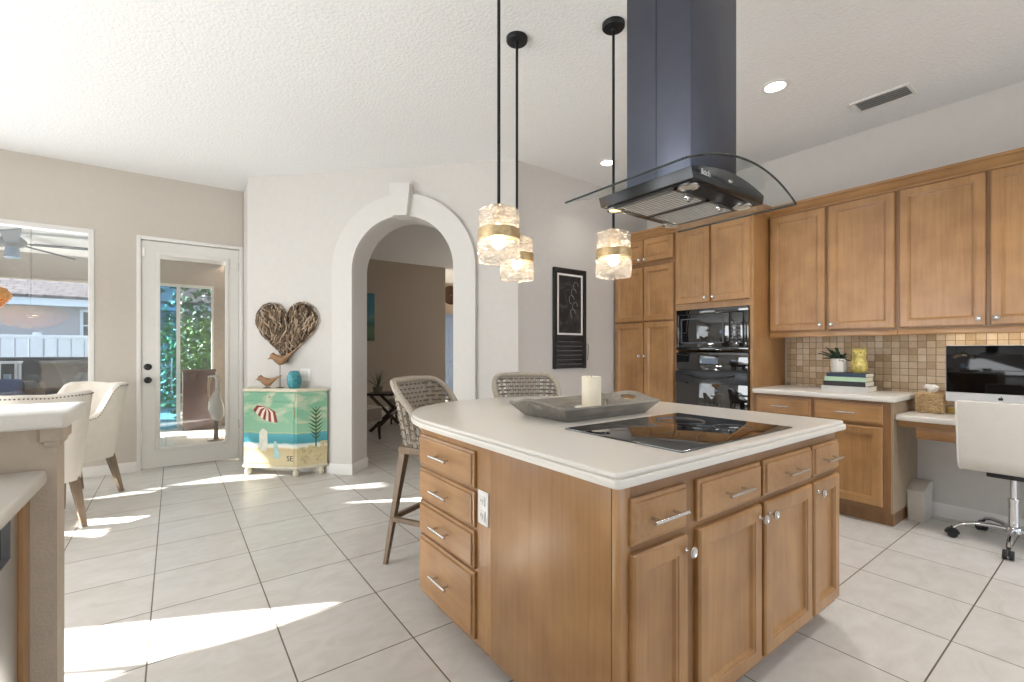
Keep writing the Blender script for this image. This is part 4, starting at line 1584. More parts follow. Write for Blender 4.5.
# one continuous sling: back from the top, curving under into the seat (x forward = towards the desk)
for i in range(12):
    t = i / 11
    prof.append((-0.285 - 0.03 * (1 - t) + 0.02 * t, 0.915 - 0.34 * t))
for i in range(1, 9):
    a = PI + PI / 2 * i / 8
    prof.append((-0.165 + 0.10 * math.cos(a), 0.575 + 0.10 * math.sin(a) - 0.0))
for i in range(1, 10):
    prof.append((-0.165 + 0.36 * i / 9, 0.475 + 0.012 * i / 9))
hw = 0.218
rings = []
for k, (x, zz) in enumerate(prof):
    rings.append((x, zz))
inn = []
for k in range(len(prof)):
    p0 = Vector((prof[max(k - 1, 0)][0], prof[max(k - 1, 0)][1])); p1 = Vector((prof[min(k + 1, len(prof) - 1)][0], prof[min(k + 1, len(prof) - 1)][1]))
    d = (p1 - p0).normalized()
    inn.append((prof[k][0] - d.y * 0.045, prof[k][1] + d.x * 0.045))
poly = prof + inn[::-1]
add_prism(b, poly, -hw, hw, frame_mat((0, 0, 0), (1, 0, 0), (0, 0, 1), (0, -1, 0)), 0.018, 4)
obj('seat_shell', b, LEA, oc, True)
b = BM()
for s in (-1, 1):
    add_tube(b, [Vector((x - 0.001, s * (hw - 0.006), zz)) for x, zz in prof[:20]], 0.005, 6)
add_tube(b, [Vector((prof[0][0] + 0.004, y_, prof[0][1] + 0.001)) for y_ in (-hw + 0.012, 0, hw - 0.012)], 0.005, 6)
obj('piping', b, LEA, oc, True)
obj('tilt_plate', box((-0.16, -0.10, 0.445), (0.12, 0.10, 0.472), 0.006), M['black'], oc, True)
b = BM()
add_cyl(b, (0, 0, 0.30), (0, 0, 0.446), 0.016, n=20)
obj('gas_piston', b, M['shiny'], oc, True)
b = BM()
add_cyl(b, (0, 0, 0.105), (0, 0, 0.30), 0.025, n=24)
add_cyl(b, (0, 0, 0.285), (0, 0, 0.303), 0.028, n=24)
obj('gas_cylinder', b, M['shiny'], oc, True)
b = BM()
add_lathe(b, [(0, 0.085), (0.04, 0.085), (0.045, 0.10), (0.040, 0.125), (0.028, 0.13), (0, 0.13)], 24)
obj('hub', b, M['shiny'], oc, True)
for k in range(5):
    a = math.radians(38 + 72 * k)
    d = Vector((math.cos(a), math.sin(a), 0))
    b = BM()
    add_tube(b, [d * r + Vector((0, 0, h)) for r, h in ((0.03, 0.108), (0.10, 0.116), (0.18, 0.112), (0.24, 0.094), (0.278, 0.066))], 0.019, 10, rfun=lambda t: 1.0 - 0.35 * t, flat=0.75)
    lg = obj('leg', b, M['shiny'], oc, True)
    s = Vector((-d.y, d.x, 0))
    b = BM()
    cpt = d * 0.285 + Vector((0, 0, 0.027))
    for w_ in (-1, 1):
        add_cyl(b, cpt + s * w_ * 0.006, cpt + s * w_ * 0.024, 0.027, n=20)
    add_tube(b, [cpt + d * 0.030 * math.cos(q) + Vector((0, 0, 0.030 * math.sin(q))) for q in [PI * i / 10 for i in range(11)]], 0.009, 6, flat=1.6)
    add_cyl(b, cpt + Vector((0, 0, 0.02)), cpt + Vector((0, 0, 0.045)), 0.008, n=10)
    obj('caster', b, M['black'], lg, True)

# ================================================================== PENINSULA (left foreground)
PW = plain('peninsula_plaster', srgb(190, 175, 156), 0.85, var=0.05, bump=0.25, bscale=120)
struct('wall_peninsula', box((-1.7, 1.732, 0), (-0.254, 1.835, 1.028)), PW)
b = BM()
add_box(b, (-0.286, 1.718, 0.990), (-0.240, 1.849, 1.028), 0.003)
add_box(b, (-0.280, 1.724, 0.976), (-0.247, 1.843, 0.9898), 0.003)
struct('trim_4', b, PW, label='small plaster capital under the end of the bar top')
b = BM()
add_prism(b, [(-1.7, 1.672), (-0.236, 1.672), (-0.224, 1.684), (-0.224, 1.988), (-0.236, 2.0), (-1.7, 2.0)], 1.0285, 1.070, None, 0.008, 3)
solo('bar_countertop', b, M['counter'], 'raised cream bar top on the low wall, left foreground', 'countertop', (-0.9, 1.83, 1.0285))
b = BM()
add_box(b, (-0.95, -0.6, 0.876), (-0.272, 1.7315, 0.916), 0.010, 3)
solo('countertop', b, M['counter'], 'lower cream counter above the dishwasher, left foreground', 'countertop', (-0.6, 0.6, 0.876))
fl = thing('sink_cabinet', 'maple cabinet end strip between the dishwasher and the low wall', 'cabinet', (-0.6, 1.68, 0))
obj('end_filler', box((-0.93, 1.667, 0.0), (-0.306, 1.7312, 0.875)), M['maple'], fl)
dw = thing('dishwasher', 'stainless steel dishwasher with black pocket handle in the foreground', 'dishwasher', (-0.6, 1.33, 0))
STS = plain('stainless_steel', srgb(188, 188, 186), 0.28, 0.9, var=0.02)
obj('tub', box((-0.93, 1.066, 0.09), (-0.345, 1.664, 0.872)), M['black'], dw)
b = BM()
y0, y1 = 1.068, 1.662
for lo, hi in (((-0.3445, y0, 0.10), (-0.315, y1, 0.735)), ((-0.3445, y0, 0.828), (-0.315, y1, 0.868)), ((-0.3445, 1.600, 0.735), (-0.315, y1, 0.828)), ((-0.3445, y0, 0.735), (-0.315, 1.095, 0.828))):
    add_box(b, lo, hi, 0.0)
dp_ = obj('door', b, STS, dw)
obj('pocket_handle', box((-0.3440, 1.0955, 0.7355), (-0.330, 1.5995, 0.8275), 0.002), M['black'], dp_)
obj('kick_plate', box((-0.90, 1.068, 0.0), (-0.36, 1.662, 0.089)), M['black'], dw)

# ================================================================== PAINTED CHEST
ch_o = W(0.42, 0.12, 0)
ct = thing('painted_chest', 'small canted chest painted with a beach, parasol and green sky', 'chest', ch_o)
m, nt, bs = new_mat('beach_painting')
tc = N(nt, 'ShaderNodeTexCoord')
sp = N(nt, 'ShaderNodeSeparateXYZ'); L(nt, tc.outputs['Object'], sp.inputs[0])
nz = N(nt, 'ShaderNodeTexNoise'); nz.inputs['Scale'].default_value = 9; nz.inputs['Detail'].default_value = 3
L(nt, tc.outputs['Object'], nz.inputs['Vector'])
zz = N(nt, 'ShaderNodeMath', operation='MULTIPLY_ADD'); zz.inputs[1].default_value = 0.03
L(nt, nz.outputs['Fac'], zz.inputs[0]); L(nt, sp.outputs['Z'], zz.inputs[2])
cr = N(nt, 'ShaderNodeValToRGB')
cr.color_ramp.interpolation = 'LINEAR'
els = cr.color_ramp.elements
stops = [(0.0, (214, 198, 152)), (0.20, (220, 206, 166)), (0.285, (210, 188, 142)), (0.300, (236, 232, 214)), (0.325, (226, 236, 230)), (0.345, (70, 150, 160)), (0.40, (84, 166, 180)), (0.436, (104, 178, 186)), (0.440, (206, 208, 150)), (0.450, (150, 196, 164)), (0.62, (132, 186, 152)), (0.9, (128, 176, 146))]
els[0].position = stops[0][0]; els[0].color = srgb(*stops[0][1])
els[1].position = stops[-1][0]; els[1].color = srgb(*stops[-1][1])
for p, c in stops[1:-1]:
    e = els.new(p); e.color = srgb(*c)
L(nt, zz.outputs[0], cr.inputs['Fac'])
# clouds above the horizon
mp = N(nt, 'ShaderNodeMapping'); mp.inputs['Scale'].default_value = (2.6, 2.6, 6.5)
L(nt, tc.outputs['Object'], mp.inputs['Vector'])
n2 = N(nt, 'ShaderNodeTexNoise'); n2.inputs['Scale'].default_value = 1.6; n2.inputs['Detail'].default_value = 4; n2.inputs['Distortion'].default_value = 0.6
L(nt, mp.outputs['Vector'], n2.inputs['Vector'])
c2 = N(nt, 'ShaderNodeValToRGB'); c2.color_ramp.elements[0].position = 0.46; c2.color_ramp.elements[1].position = 0.66
L(nt, n2.outputs['Fac'], c2.inputs['Fac'])
gt = N(nt, 'ShaderNodeMath', operation='GREATER_THAN'); gt.inputs[1].default_value = 0.52
L(nt, sp.outputs['Z'], gt.inputs[0])
mm = N(nt, 'ShaderNodeMath', operation='MULTIPLY'); L(nt, c2.outputs['Color'], mm.inputs[0]); L(nt, gt.outputs[0], mm.inputs[1])
mx = N(nt, 'ShaderNodeMix', data_type='RGBA'); L(nt, mm.outputs[0], mx.inputs[0]); L(nt, cr.outputs['Color'], mx.inputs[6]); mx.inputs[7].default_value = srgb(206, 208, 180)
L(nt, mx.outputs[2], bs.inputs['Base Color']); bs.inputs['Roughness'].default_value = 0.42
BEACH = m
CREAM = plain('cream_paint', srgb(218, 210, 186), 0.5, var=0.06)
CS = [(0.005, 0.004), (0.135, 0.222), (0.708, 0.222), (0.915, 0.032)]      # plan: (s, d)
# plan polygon in world XY via W
def chest_poly(grow=0.0):
    c = Vector((0.42, 0.10))
    out_ = []
    for (s_, d_) in CS:
        v = Vector((s_, d_)) - c
        if grow and d_ > 0.1:
            out_.append((s_ + (grow * 0.6 if s_ > c.x else -grow * 0.6), d_ + grow))
        elif grow:
            out_.append((s_ + (grow if s_ > c.x else -grow * 0.2), d_))
        else:
            out_.append((s_, d_))
    return [(W(s_, d_, 0).x, W(s_, d_, 0).y) for s_, d_ in out_]


obj('body', add_prism(BM(), chest_poly(), 0.105, 0.828), BEACH, ct)
obj('top', add_prism(BM(), chest_poly(0.014), 0.8285, 0.856, None, 0.006, 2), CREAM, ct)
b = BM()
add_prism(b, chest_poly(0.010), 0.078, 0.1045, None, 0.005, 2)
obj('base_rail', b, CREAM, ct)
for (s_, d_) in ((0.165, 0.195), (0.685, 0.195), (0.86, 0.055), (0.06, 0.03)):
    b = BM()
    q = W(s_, d_, 0)
    add_lathe(b, [(0, 0), (0.020, 0), (0.030, 0.012), (0.033, 0.035), (0.030, 0.055), (0.024, 0.066), (0.032, 0.072), (0.032, 0.0775), (0, 0.0775)], 20, (q.x, q.y, 0))
    obj('foot', b, CREAM, ct)
FM_ = frame_mat(W(0.135, 0.2225, 0), E1, (0, 0, 1), E2)      # front face frame, u along width
FRP = [(0, 0), (0, 0.004), (0.003, 0.007), (0.010, 0.007)]
d_ = obj('drawer', rect_loft(BM(), 0.545, 0.082, FRP, FM_ @ Matrix.Translation((0.014, 0.738, 0))), BEACH, ct)
b = BM(); add_ball(b, FM_ @ Vector((0.285, 0.779, 0.018)), 0.012)
add_cyl(b, FM_ @ Vector((0.285, 0.779, 0.006)), FM_ @ Vector((0.285, 0.779, 0.016)), 0.005, n=10)
obj('knob', b, CREAM, d_)
dr_ = obj('door', rect_loft(BM(), 0.500, 0.600, FRP, FM_ @ Matrix.Translation((0.045, 0.122, 0))), BEACH, ct)
b = BM(); add_box(b, (0.545, 0.58, 0.001), (0.553, 0.65, 0.010), 0.002, 2, FM_)
obj('hinge', b, GOLD, dr_)
# painted figures in thin relief: parasol, beach chair, towel, signature
def relief(poly, h0, h1, base=FM_):
    return add_prism(BM(), poly, h0, h1, base)


ux, uz, R_, tilt = 0.245, 0.590, 0.145, math.radians(-24)
RED = plain('parasol_red', srgb(142, 52, 52), 0.5, var=0.1)
WHT = plain('parasol_cream', srgb(232, 222, 200), 0.5)
def dome(a):   # squashed half dome, rotated
    x, y = R_ * math.cos(a), R_ * 0.62 * math.sin(a)
    return (ux + x * math.cos(tilt) - y * math.sin(tilt), uz + x * math.sin(tilt) + y * math.cos(tilt))
apex = dome(PI * 0.56)
rb_, wb_ = BM(), BM()
for k in range(9):
    a0, a1 = PI * k / 9, PI * (k + 1) / 9
    # scalloped lower rim points between ribs
    def rim(t):
        x = -R_ + 2 * R_ * t
        y = -0.035 * math.sin(t * PI) - 0.004
        return (ux + x * math.cos(tilt) - y * math.sin(tilt), uz + x * math.sin(tilt) + y * math.cos(tilt))
    poly = [apex]
    t0, t1 = 1 - k / 9, 1 - (k + 1) / 9
    ctrl = lambda t: ((apex[0] + rim(t)[0]) / 2 + (0.032 if t > 0.5 else -0.032) * abs(2 * t - 1), (apex[1] + rim(t)[1]) / 2 + 0.030 * abs(2 * t - 1))
    poly += [ctrl(t0), rim(t0), rim((t0 + t1) / 2), rim(t1), ctrl(t1)]
    add_prism(rb_ if k % 2 == 0 else wb_, poly, 0.0072, 0.0082, FM_)
obj('parasol_red_panels', rb_, RED, dr_)
obj('parasol_cream_panels', wb_, WHT, dr_)
obj('beach_chair', relief([(0.175, 0.31), (0.178, 0.43), (0.200, 0.455), (0.222, 0.47), (0.262, 0.44), (0.268, 0.31), (0.25, 0.24), (0.19, 0.25)], 0.0072, 0.0084), plain('painted_chair_white', srgb(226, 226, 210), 0.5, var=0.1), dr_)
obj('towel', relief([(0.335, 0.345), (0.360, 0.345), (0.405, 0.20), (0.385, 0.175), (0.325, 0.19)], 0.0072, 0.0084), plain('painted_towel', srgb(176, 208, 200), 0.5, var=0.1), dr_)
obj('signature', text_bm('SE', 0.075, FM_ @ Matrix.Translation((0.468, 0.155, 0.0078)), 0.0005), plain('painted_ink', srgb(52, 46, 40), 0.5), dr_)
# right canted side: spiky plant and pale rocks
su = (W(*CS[3], 0) - W(*CS[2], 0)); sw = su.length; su.normalize()
SM_ = frame_mat(W(*CS[2], 0) + Vector((su.y, -su.x, 0)) * 0.0006, su, (0, 0, 1), Vector((su.y, -su.x, 0)))
PG = plain('painted_leaf', srgb(70, 98, 52), 0.5, var=0.25)
b = BM()
cx = sw * 0.62
for i in range(8):
    z = 0.36 + 0.038 * i
    for s_ in (-1, 1):
        ln = 0.062 * (1 - abs(i - 3.2) / 9)
        add_prism(b, [(cx, z - 0.010), (cx + ln * 0.6, z + 0.016), (cx + ln * 1.3, z + 0.055), (cx + ln * 0.5, z + 0.028), (cx, z + 0.008)] if s_ > 0 else [(cx, z - 0.010), (cx, z + 0.008), (cx - ln * 0.5, z + 0.028), (cx - ln * 1.3, z + 0.055), (cx - ln * 0.6, z + 0.016)], 0.0, 0.0014, SM_)
add_prism(b, [(cx - 0.007, 0.27), (cx + 0.007, 0.27), (cx + 0.003, 0.68), (cx - 0.003, 0.68)], 0.0, 0.0016, SM_)
obj('painted_palm', b, PG, ct)
PR = plain('painted_rock', srgb(206, 192, 146), 0.5, var=0.30, scale=34)
b = BM()
rnd = random.Random(11)
for k in range(22):
    u_, z_ = sw * (0.12 + 0.76 * rnd.random()), 0.13 + 0.19 * rnd.random() ** 1.3
    rx, rz = 0.024 + 0.014 * rnd.random(), 0.012 + 0.007 * rnd.random()
    add_prism(b, [(u_ + rx * math.cos(2 * PI * i / 12), z_ + rz * math.sin(2 * PI * i / 12)) for i in range(12)], 0.0, 0.0018 + 0.0001 * k, SM_)
obj('painted_rocks', b, PR, ct)

# wooden birds and blue jar on the chest
BW = wood('carved_driftwood', srgb(176, 136, 98), srgb(132, 98, 68), 0.6, (20, 20, 20), 0.0)
def bird(label, s_, d_, hgt, size, beak_up, tail_up):
    o = W(s_, d_, 0.8564)
    t = thing('carved_bird', label, 'bird sculpture', o, group='carved birds on the painted chest')
    rot = math.atan2(-E1.y, -E1.x)        # beak towards -E1
    RM = Matrix.Rotation(rot, 4, 'Z')
    b = BM()
    add_lathe(b, [(0, 0), (0.034, 0), (0.034, 0.006), (0.010, 0.009), (0, 0.009)], 24)
    st = obj('stand', b, plain('iron_base', srgb(96, 88, 80), 0.5, 0.4), t, True)
    b = BM(); add_cyl(b, (0, 0, 0.008), (0, 0, hgt), 0.0035, n=10)
    obj('rod', b, plain('iron_rod', srgb(120, 112, 104), 0.4, 0.6), st, True)
    b = BM()
    # body spine from beak to tail: (x, z, radius), x forward
    sp_ = [(0.115, 0.018 + beak_up, 0.0015), (0.095, 0.024 + beak_up, 0.006), (0.080, 0.034, 0.022), (0.060, 0.036, 0.031), (0.035, 0.016, 0.034), (0.005, 0.002, 0.040), (-0.030, 0.002, 0.034), (-0.06, 0.016 + tail_up * 0.3, 0.020), (-0.10, 0.035 + tail_up * 0.7, 0.011), (-0.140, 0.050 + tail_up, 0.007)]
    k = size / 0.255
    pts_ = [Vector((x * k, 0, hgt + 0.012 + z * k)) for x, z, r in sp_]
    rs = [r * k for x, z, r in sp_]
    idx = [0]
    n_ = 12
    rings = []
    for p, r in zip(pts_, rs):
        rings.append([b.verts.new(p + Vector((0, r * 0.72 * math.cos(2 * PI * j / n_), r * math.sin(2 * PI * j / n_)))) for j in range(n_)])
    for A, B in zip(rings, rings[1:]):
        for j in range(n_):
            b.faces.new((A[j], A[(j + 1) % n_], B[(j + 1) % n_], B[j]))
    b.faces.new(rings[0][::-1]); b.faces.new(rings[-1])
    b.transform(RM)
    obj('body', b, BW, t, True)
    return t


bird('carved brown bird perched low on a short stand, tail raised', 0.335, 0.15, 0.045, 0.285, 0.004, 0.012)
bird('carved brown bird perched high on a tall rod above the chest', 0.450, 0.11, 0.262, 0.315, -0.006, 0.040)
bj = thing('ceramic_jar', 'round turquoise ceramic jar with pierced pattern on the painted chest', 'jar', W(0.615, 0.125, 0.8564))
TQ = plain('turquoise_glaze', srgb(58, 142, 152), 0.25, var=0.3, scale=30, coat=0.4)
b = BM()
add_lathe(b, [(0, 0), (0.045, 0), (0.050, 0.006), (0.064, 0.045), (0.068, 0.090), (0.062, 0.130), (0.046, 0.162), (0.040, 0.168), (0.030, 0.174), (0, 0.176)], 36, fun=lambda a, z: 1 + 0.008 * math.cos(12 * a) * math.sin(z * 120))
j_ = obj('body', b, TQ, bj, True)
b = BM()
for r_ in range(3):
    for k in range(10):
        a = 2 * PI * (k + 0.5 * (r_ % 2)) / 10
        z = 0.045 + 0.035 * r_
        rr = [0.0605, 0.0645, 0.0625][r_]
        add_ball(b, (rr * math.cos(a), rr * math.sin(a), z), 0.0062, (1, 1, 1), 1)
obj('pierced_holes', b, plain('jar_hole', srgb(22, 70, 84), 0.5), j_, True)

# driftwood heart
HO = W(0.462, 0.001, 1.40)
ht = thing('driftwood_heart', 'large heart made of driftwood sticks hung above the painted chest', 'wall decoration', HO)
def heart_pt(t, k=1.0):
    x = 16 * math.sin(t) ** 3
    y = 13 * math.cos(t) - 5 * math.cos(2 * t) - 2 * math.cos(3 * t) - math.cos(4 * t)
    return (x * 0.0219 * k, (y + 2.5) * 0.0218 * k + 0.01)
HM = frame_mat((0, 0, 0), E1, (0, 0, 1), E2)
hp = [heart_pt(2 * PI * i / 60, 0.95) for i in range(60)]
b = BM()
add_prism(b, hp[::-1], 0.0, 0.018, HM)
hb = obj('backing', b, plain('dark_bark', srgb(62, 50, 40), 0.9), ht, True)
def inside(p):
    c = False
    j = len(hp) - 1
    for i in range(len(hp)):
        if (hp[i][1] > p[1]) != (hp[j][1] > p[1]) and p[0] < (hp[j][0] - hp[i][0]) * (p[1] - hp[i][1]) / (hp[j][1] - hp[i][1]) + hp[i][0]:
            c = not c
        j = i
    return c
rnd = random.Random(21)
tones = [plain('driftwood_pale', srgb(176, 156, 132), 0.85, var=0.25, scale=40), plain('driftwood_mid', srgb(136, 114, 92), 0.85, var=0.25, scale=40), plain('driftwood_dark', srgb(100, 82, 64), 0.85, var=0.25, scale=40)]
bms = [BM(), BM(), BM()]
cnt = 0
while cnt < 420:
    p = (rnd.uniform(-0.36, 0.36), rnd.uniform(-0.33, 0.34))
    if not inside(p):
        continue
    lean = -0.30 * (1 if p[0] > 0 else -1) * min(1, abs(p[0]) / 0.2) * (1 if p[1] > 0.0 else -1.2)
    an = PI / 2 + lean + rnd.gauss(0, 0.33)
    ln = rnd.uniform(0.05, 0.11)
    hgt = 0.020 + 0.026 * rnd.random()
    pts_ = []
    w1, w2 = rnd.uniform(-0.012, 0.012), rnd.uniform(0, 6)
    for i in range(5):
        t = i / 4 - 0.5
        off = w1 * math.sin(t * 5 + w2)
        pts_.append(HM @ Vector((p[0] + math.cos(an) * ln * t - math.sin(an) * off, p[1] + math.sin(an) * ln * t + math.cos(an) * off, hgt)))
    c0 = (p[0] + math.cos(an) * ln * 0.5, p[1] + math.sin(an) * ln * 0.5)
    c1 = (p[0] - math.cos(an) * ln * 0.5, p[1] - math.sin(an) * ln * 0.5)
    if not (inside(c0) and inside(c1)):
        if rnd.random() < 0.85:
            continue
    r0 = rnd.uniform(0.0048, 0.0085)
    add_tube(bms[min(2, int(rnd.random() * 3))], pts_, r0, 6, rfun=lambda t: 0.75 + 0.4 * math.sin(t * PI))
    cnt += 1
# outline sticks following the edge
for i in range(60):
    t0 = 2 * PI * i / 60
    pts_ = [HM @ Vector((*heart_pt(t0 + k * 0.045, 0.965 + 0.02 * rnd.random()), 0.024 + 0.012 * rnd.random())) for k in range(4)]
    add_tube(bms[i % 3], pts_, 0.0075, 6)
for nm_, bb, mt in zip(('pale_sticks', 'brown_sticks', 'dark_sticks'), bms, tones):
    o = obj(nm_, bb, mt, hb, True)
    o['kind'] = 'stuff'
# wall switch beside the jar
sw_ = thing('light_switch', 'white double light switch on the wall behind the turquoise jar', 'light switch', W(0.655, 0, 0.985))
b = BM(); add_box(b, (-0.055, -0.062, 0.0005), (0.055, 0.062, 0.006), 0.002, 2, frame_mat((0, 0, 0), E1, (0, 0, 1), E2))
pl_ = obj('plate', b, M['outlet'], sw_, True)
for s_ in (-1, 1):
    b = BM(); add_box(b, (-0.016 + s_ * 0.024, -0.034, 0.006), (0.016 + s_ * 0.024, 0.034, 0.0095), 0.0015, 2, frame_mat((0, 0, 0), E1, (0, 0, 1), E2))
    obj('rocker', b, M['white'], pl_, True)

# ================================================================== NOOK: TABLE, CHAIRS, WICKER PENDANT
TCX, TCY = -1.22, 4.93
tbl = thing('round_table', 'round whitewashed pedestal table in the nook behind the white chairs', 'table', (TCX, TCY, 0))
TW_ = wood('whitewashed_wood', srgb(206, 198, 186), srgb(176, 166, 152), 0.45, (3, 20, 20), 0.1)
b = BM()
add_lathe(b, [(0, 0.722), (0.53, 0.722), (0.545, 0.728), (0.55, 0.74), (0.545, 0.752), (0.53, 0.757), (0, 0.757)], 56)
obj('tabletop', b, TW_, tbl, True)
b = BM()
add_lathe(b, [(0, 0.06), (0.07, 0.06), (0.075, 0.12), (0.05, 0.2), (0.042, 0.45), (0.06, 0.62), (0.12, 0.70), (0.16, 0.7215), (0, 0.7215)], 28)
obj('pedestal', b, TW_, tbl, True)
b = BM()
add_lathe(b, [(0, 0), (0.20, 0), (0.20, 0.025), (0.16, 0.04), (0.07, 0.0595), (0, 0.0595)], 36)
obj('foot', b, TW_, tbl, True)
b = BM()
add_lathe(b, [(0, 0), (0.09, 0), (0.15, 0.02), (0.175, 0.05), (0.17, 0.052), (0.14, 0.028), (0.08, 0.012), (0, 0.010)], 36, fun=lambda a, z: 1 + 0.02 * math.cos(24 * a))
solo('wooden_bowl', b, plain('tan_bowl', srgb(150, 118, 90), 0.7, var=0.2, scale=60), 'shallow brown bowl on the nook table, cut by the left photo edge', 'bowl', (TCX + 0.05, TCY + 0.10, 0.7572), local=True)

UP = plain('ivory_linen', srgb(228, 221, 210), 0.85, var=0.025, bump=0.25, bscale=240)
GL = wood('grey_oak_leg', srgb(148, 128, 106), srgb(112, 95, 78), 0.5, (25, 25, 2), 0.0)
NAIL = plain('nailhead', srgb(86, 74, 60), 0.35, 0.8)
def ch_plan(u):
    a = abs(u); sx = -1 if u < 0 else 1
    hw, dp, rc = 0.222, 0.225, 0.12
    if a < 0.28:
        return Vector((sx * (hw - rc) * a / 0.28, -dp, 0))
    if a < 0.55:
        th = (a - 0.28) / 0.27 * PI / 2
        return Vector((sx * (hw - rc + rc * math.sin(th)), -dp + rc - rc * math.cos(th), 0))
    return Vector((sx * hw, -dp + rc + (a - 0.55) / 0.45 * 0.28, 0))
def ch_top(u):
    a = abs(u)
    return 0.955 - 0.012 * (1 - min(1, a / 0.4)) - 0.255 * sm(0.50, 0.72, a) - 0.10 * sm(0.74, 1.0, a)
def ch_S(u, z, off=0.0):
    p = ch_plan(u)
    k = (z - 0.40) / 0.55
    fl = 1 + 0.16 * k
    q = Vector((p.x * fl, p.y * (1 + (0.42 * k if p.y < 0 else 0)), z))
    e = 0.01
    t_ = ch_plan(min(1, u + e)) - ch_plan(max(-1, u - e))
    nn = Vector((t_.y, -t_.x, 0)).normalized()
    return q + nn * off
def make_dining_chair(label):
    t = thing('dining_chair', label, 'chair', (0, 0, 0), group='white upholstered chairs at the nook table')
    b = BM()
    nu, nz_ = 56, 9
    th = 0.030
    cols = []
    for i in range(nu + 1):
        u = -1 + 2 * i / nu
        top_ = ch_top(u)
        loop = []
        for j in range(nz_ + 1):
            loop.append(ch_S(u, 0.40 + (top_ - 0.018 - 0.40) * j / nz_, th))
        loop.append(ch_S(u, top_ - 0.004, th * 0.6)); loop.append(ch_S(u, top_, 0)); loop.append(ch_S(u, top_ - 0.004, -th * 0.6))
        for j in range(nz_, -1, -1):
            loop.append(ch_S(u, 0.40 + (top_ - 0.018 - 0.40) * j / nz_, -th))
        cols.append([b.verts.new(p) for p in loop])
    n_ = len(cols[0])
    for A, B in zip(cols, cols[1:]):
        for j in range(n_):
            b.faces.new((A[j], A[(j + 1) % n_], B[(j + 1) % n_], B[j]))
    b.faces.new(cols[0]); b.faces.new(cols[-1][::-1])
    obj('backrest', b, UP, t, True)
    obj('seat', box((-0.215, -0.195, 0.335), (0.215, 0.255, 0.485), 0.030, 4), UP, t, True)
    b = BM()
    pb = []
    for i in range(57):
        u = -1 + 2 * i / 56
        pb.append(ch_S(u, 0.385, 0.012))
    for zz_ in (0.36, 0.41):
        pass
    cols = []
    for i in range(57):
        u = -1 + 2 * i / 56
        cols.append([b.verts.new(ch_S(u, z_, o_)) for z_, o_ in ((0.325, 0.026), (0.3999, 0.029), (0.3999, -0.02), (0.325, -0.02))])
    for A, B in zip(cols, cols[1:]):
        for j in range(4):
            b.faces.new((A[j], A[(j + 1) % 4], B[(j + 1) % 4], B[j]))
    b.faces.new(cols[0]); b.faces.new(cols[-1][::-1])
    obj('seat_rail', b, UP, t, True)
    b = BM()
    last = None
    for i in range(601):
        u = -0.99 + 1.98 * i / 600
        p = ch_S(u, ch_top(u) - 0.024, 0.031)
        if last is None or (p - last).length > 0.019:
            add_ball(b, p, 0.0050, (1, 1, 1), 1)
            last = p
    obj('nailheads', b, NAIL, t, True)
    for sx in (-1, 1):
        for sy in (-1, 1):
            b = BM()
            p0 = Vector((sx * 0.185, sy * 0.185 + 0.01, 0.345))
            p1 = Vector((sx * 0.215, 0.205 if sy > 0 else -0.255, 0.0))
            q = [(-1, -1), (1, -1), (1, 1), (-1, 1)]
            A = [b.verts.new(p0 + Vector((x * 0.026, y * 0.026, 0))) for x, y in q]
            B = [b.verts.new(p1 + Vector((x * 0.014, y * 0.014, 0))) for x, y in q]
            for j in range(4):
                b.faces.new((A[j], A[(j + 1) % 4], B[(j + 1) % 4], B[j]))
            b.faces.new(A[::-1]); b.faces.new(B)
            obj('leg', b, GL, t, True)
    return t


c1 = make_dining_chair('white upholstered chair with its back to us, nailheads along the rim, behind the bar')
c1.location = (-0.810, 4.50, 0)
c1.rotation_euler = (0, 0, face_rot((-0.45, 0.89)))
c2 = copy_tree(c1)
c2['label'] = 'white upholstered chair by the patio door, its seat turned towards us'
c2.location = (-0.70, 5.25, 0)
c2.rotation_euler = (0, 0, face_rot((-0.72, -0.69)))

wp = thing('wicker_pendant', 'orange wicker bowl pendant lamp above the nook table', 'pendant light', (-1.275, 4.92, 1.49))
WK = plain('orange_wicker', srgb(222, 164, 98), 0.65, var=0.2, scale=60)
prof = [(0.10, 0.0), (0.18, 0.02), (0.255, 0.07), (0.295, 0.125), (0.305, 0.15), (0.28, 0.19), (0.21, 0.215), (0.14, 0.225)]
b = BM()
for k in range(len(prof) - 1):
    for f_ in (0, 0.34, 0.67):
        r = prof[k][0] + (prof[k + 1][0] - prof[k][0]) * f_
        z = prof[k][1] + (prof[k + 1][1] - prof[k][1]) * f_
        add_tube(b, [(r * math.cos(2 * PI * i / 40), r * math.sin(2 * PI * i / 40), z) for i in range(40)], 0.010, 6, closed=True)
sh = obj('shade', b, WK, wp, True)
b = BM()
for i in range(36):
    a = 2 * PI * i / 36
    add_tube(b, [((r - 0.004) * math.cos(a), (r - 0.004) * math.sin(a), z) for r, z in prof], 0.005, 5)
obj('ribs', b, WK, sh, True)
b = BM()
add_cyl(b, (0, 0, 0.24), (0, 0, CEIL - 1.49), 0.006, n=8)
add_lathe(b, [(0, CEIL - 1.49), (0.06, CEIL - 1.49), (0.055, CEIL - 1.495), (0, CEIL - 1.50)], 20)
add_lathe(b, [(0, 0.238), (0.15, 0.238), (0.15, 0.228), (0, 0.228)], 24)
obj('cord', b, M['black'], wp, True)
b = BM(); add_ball(b, (0, 0, 0.14), 0.05)
obj('bulb', b, emis('wicker_bulb', srgb(255, 205, 140), 40), wp, True)

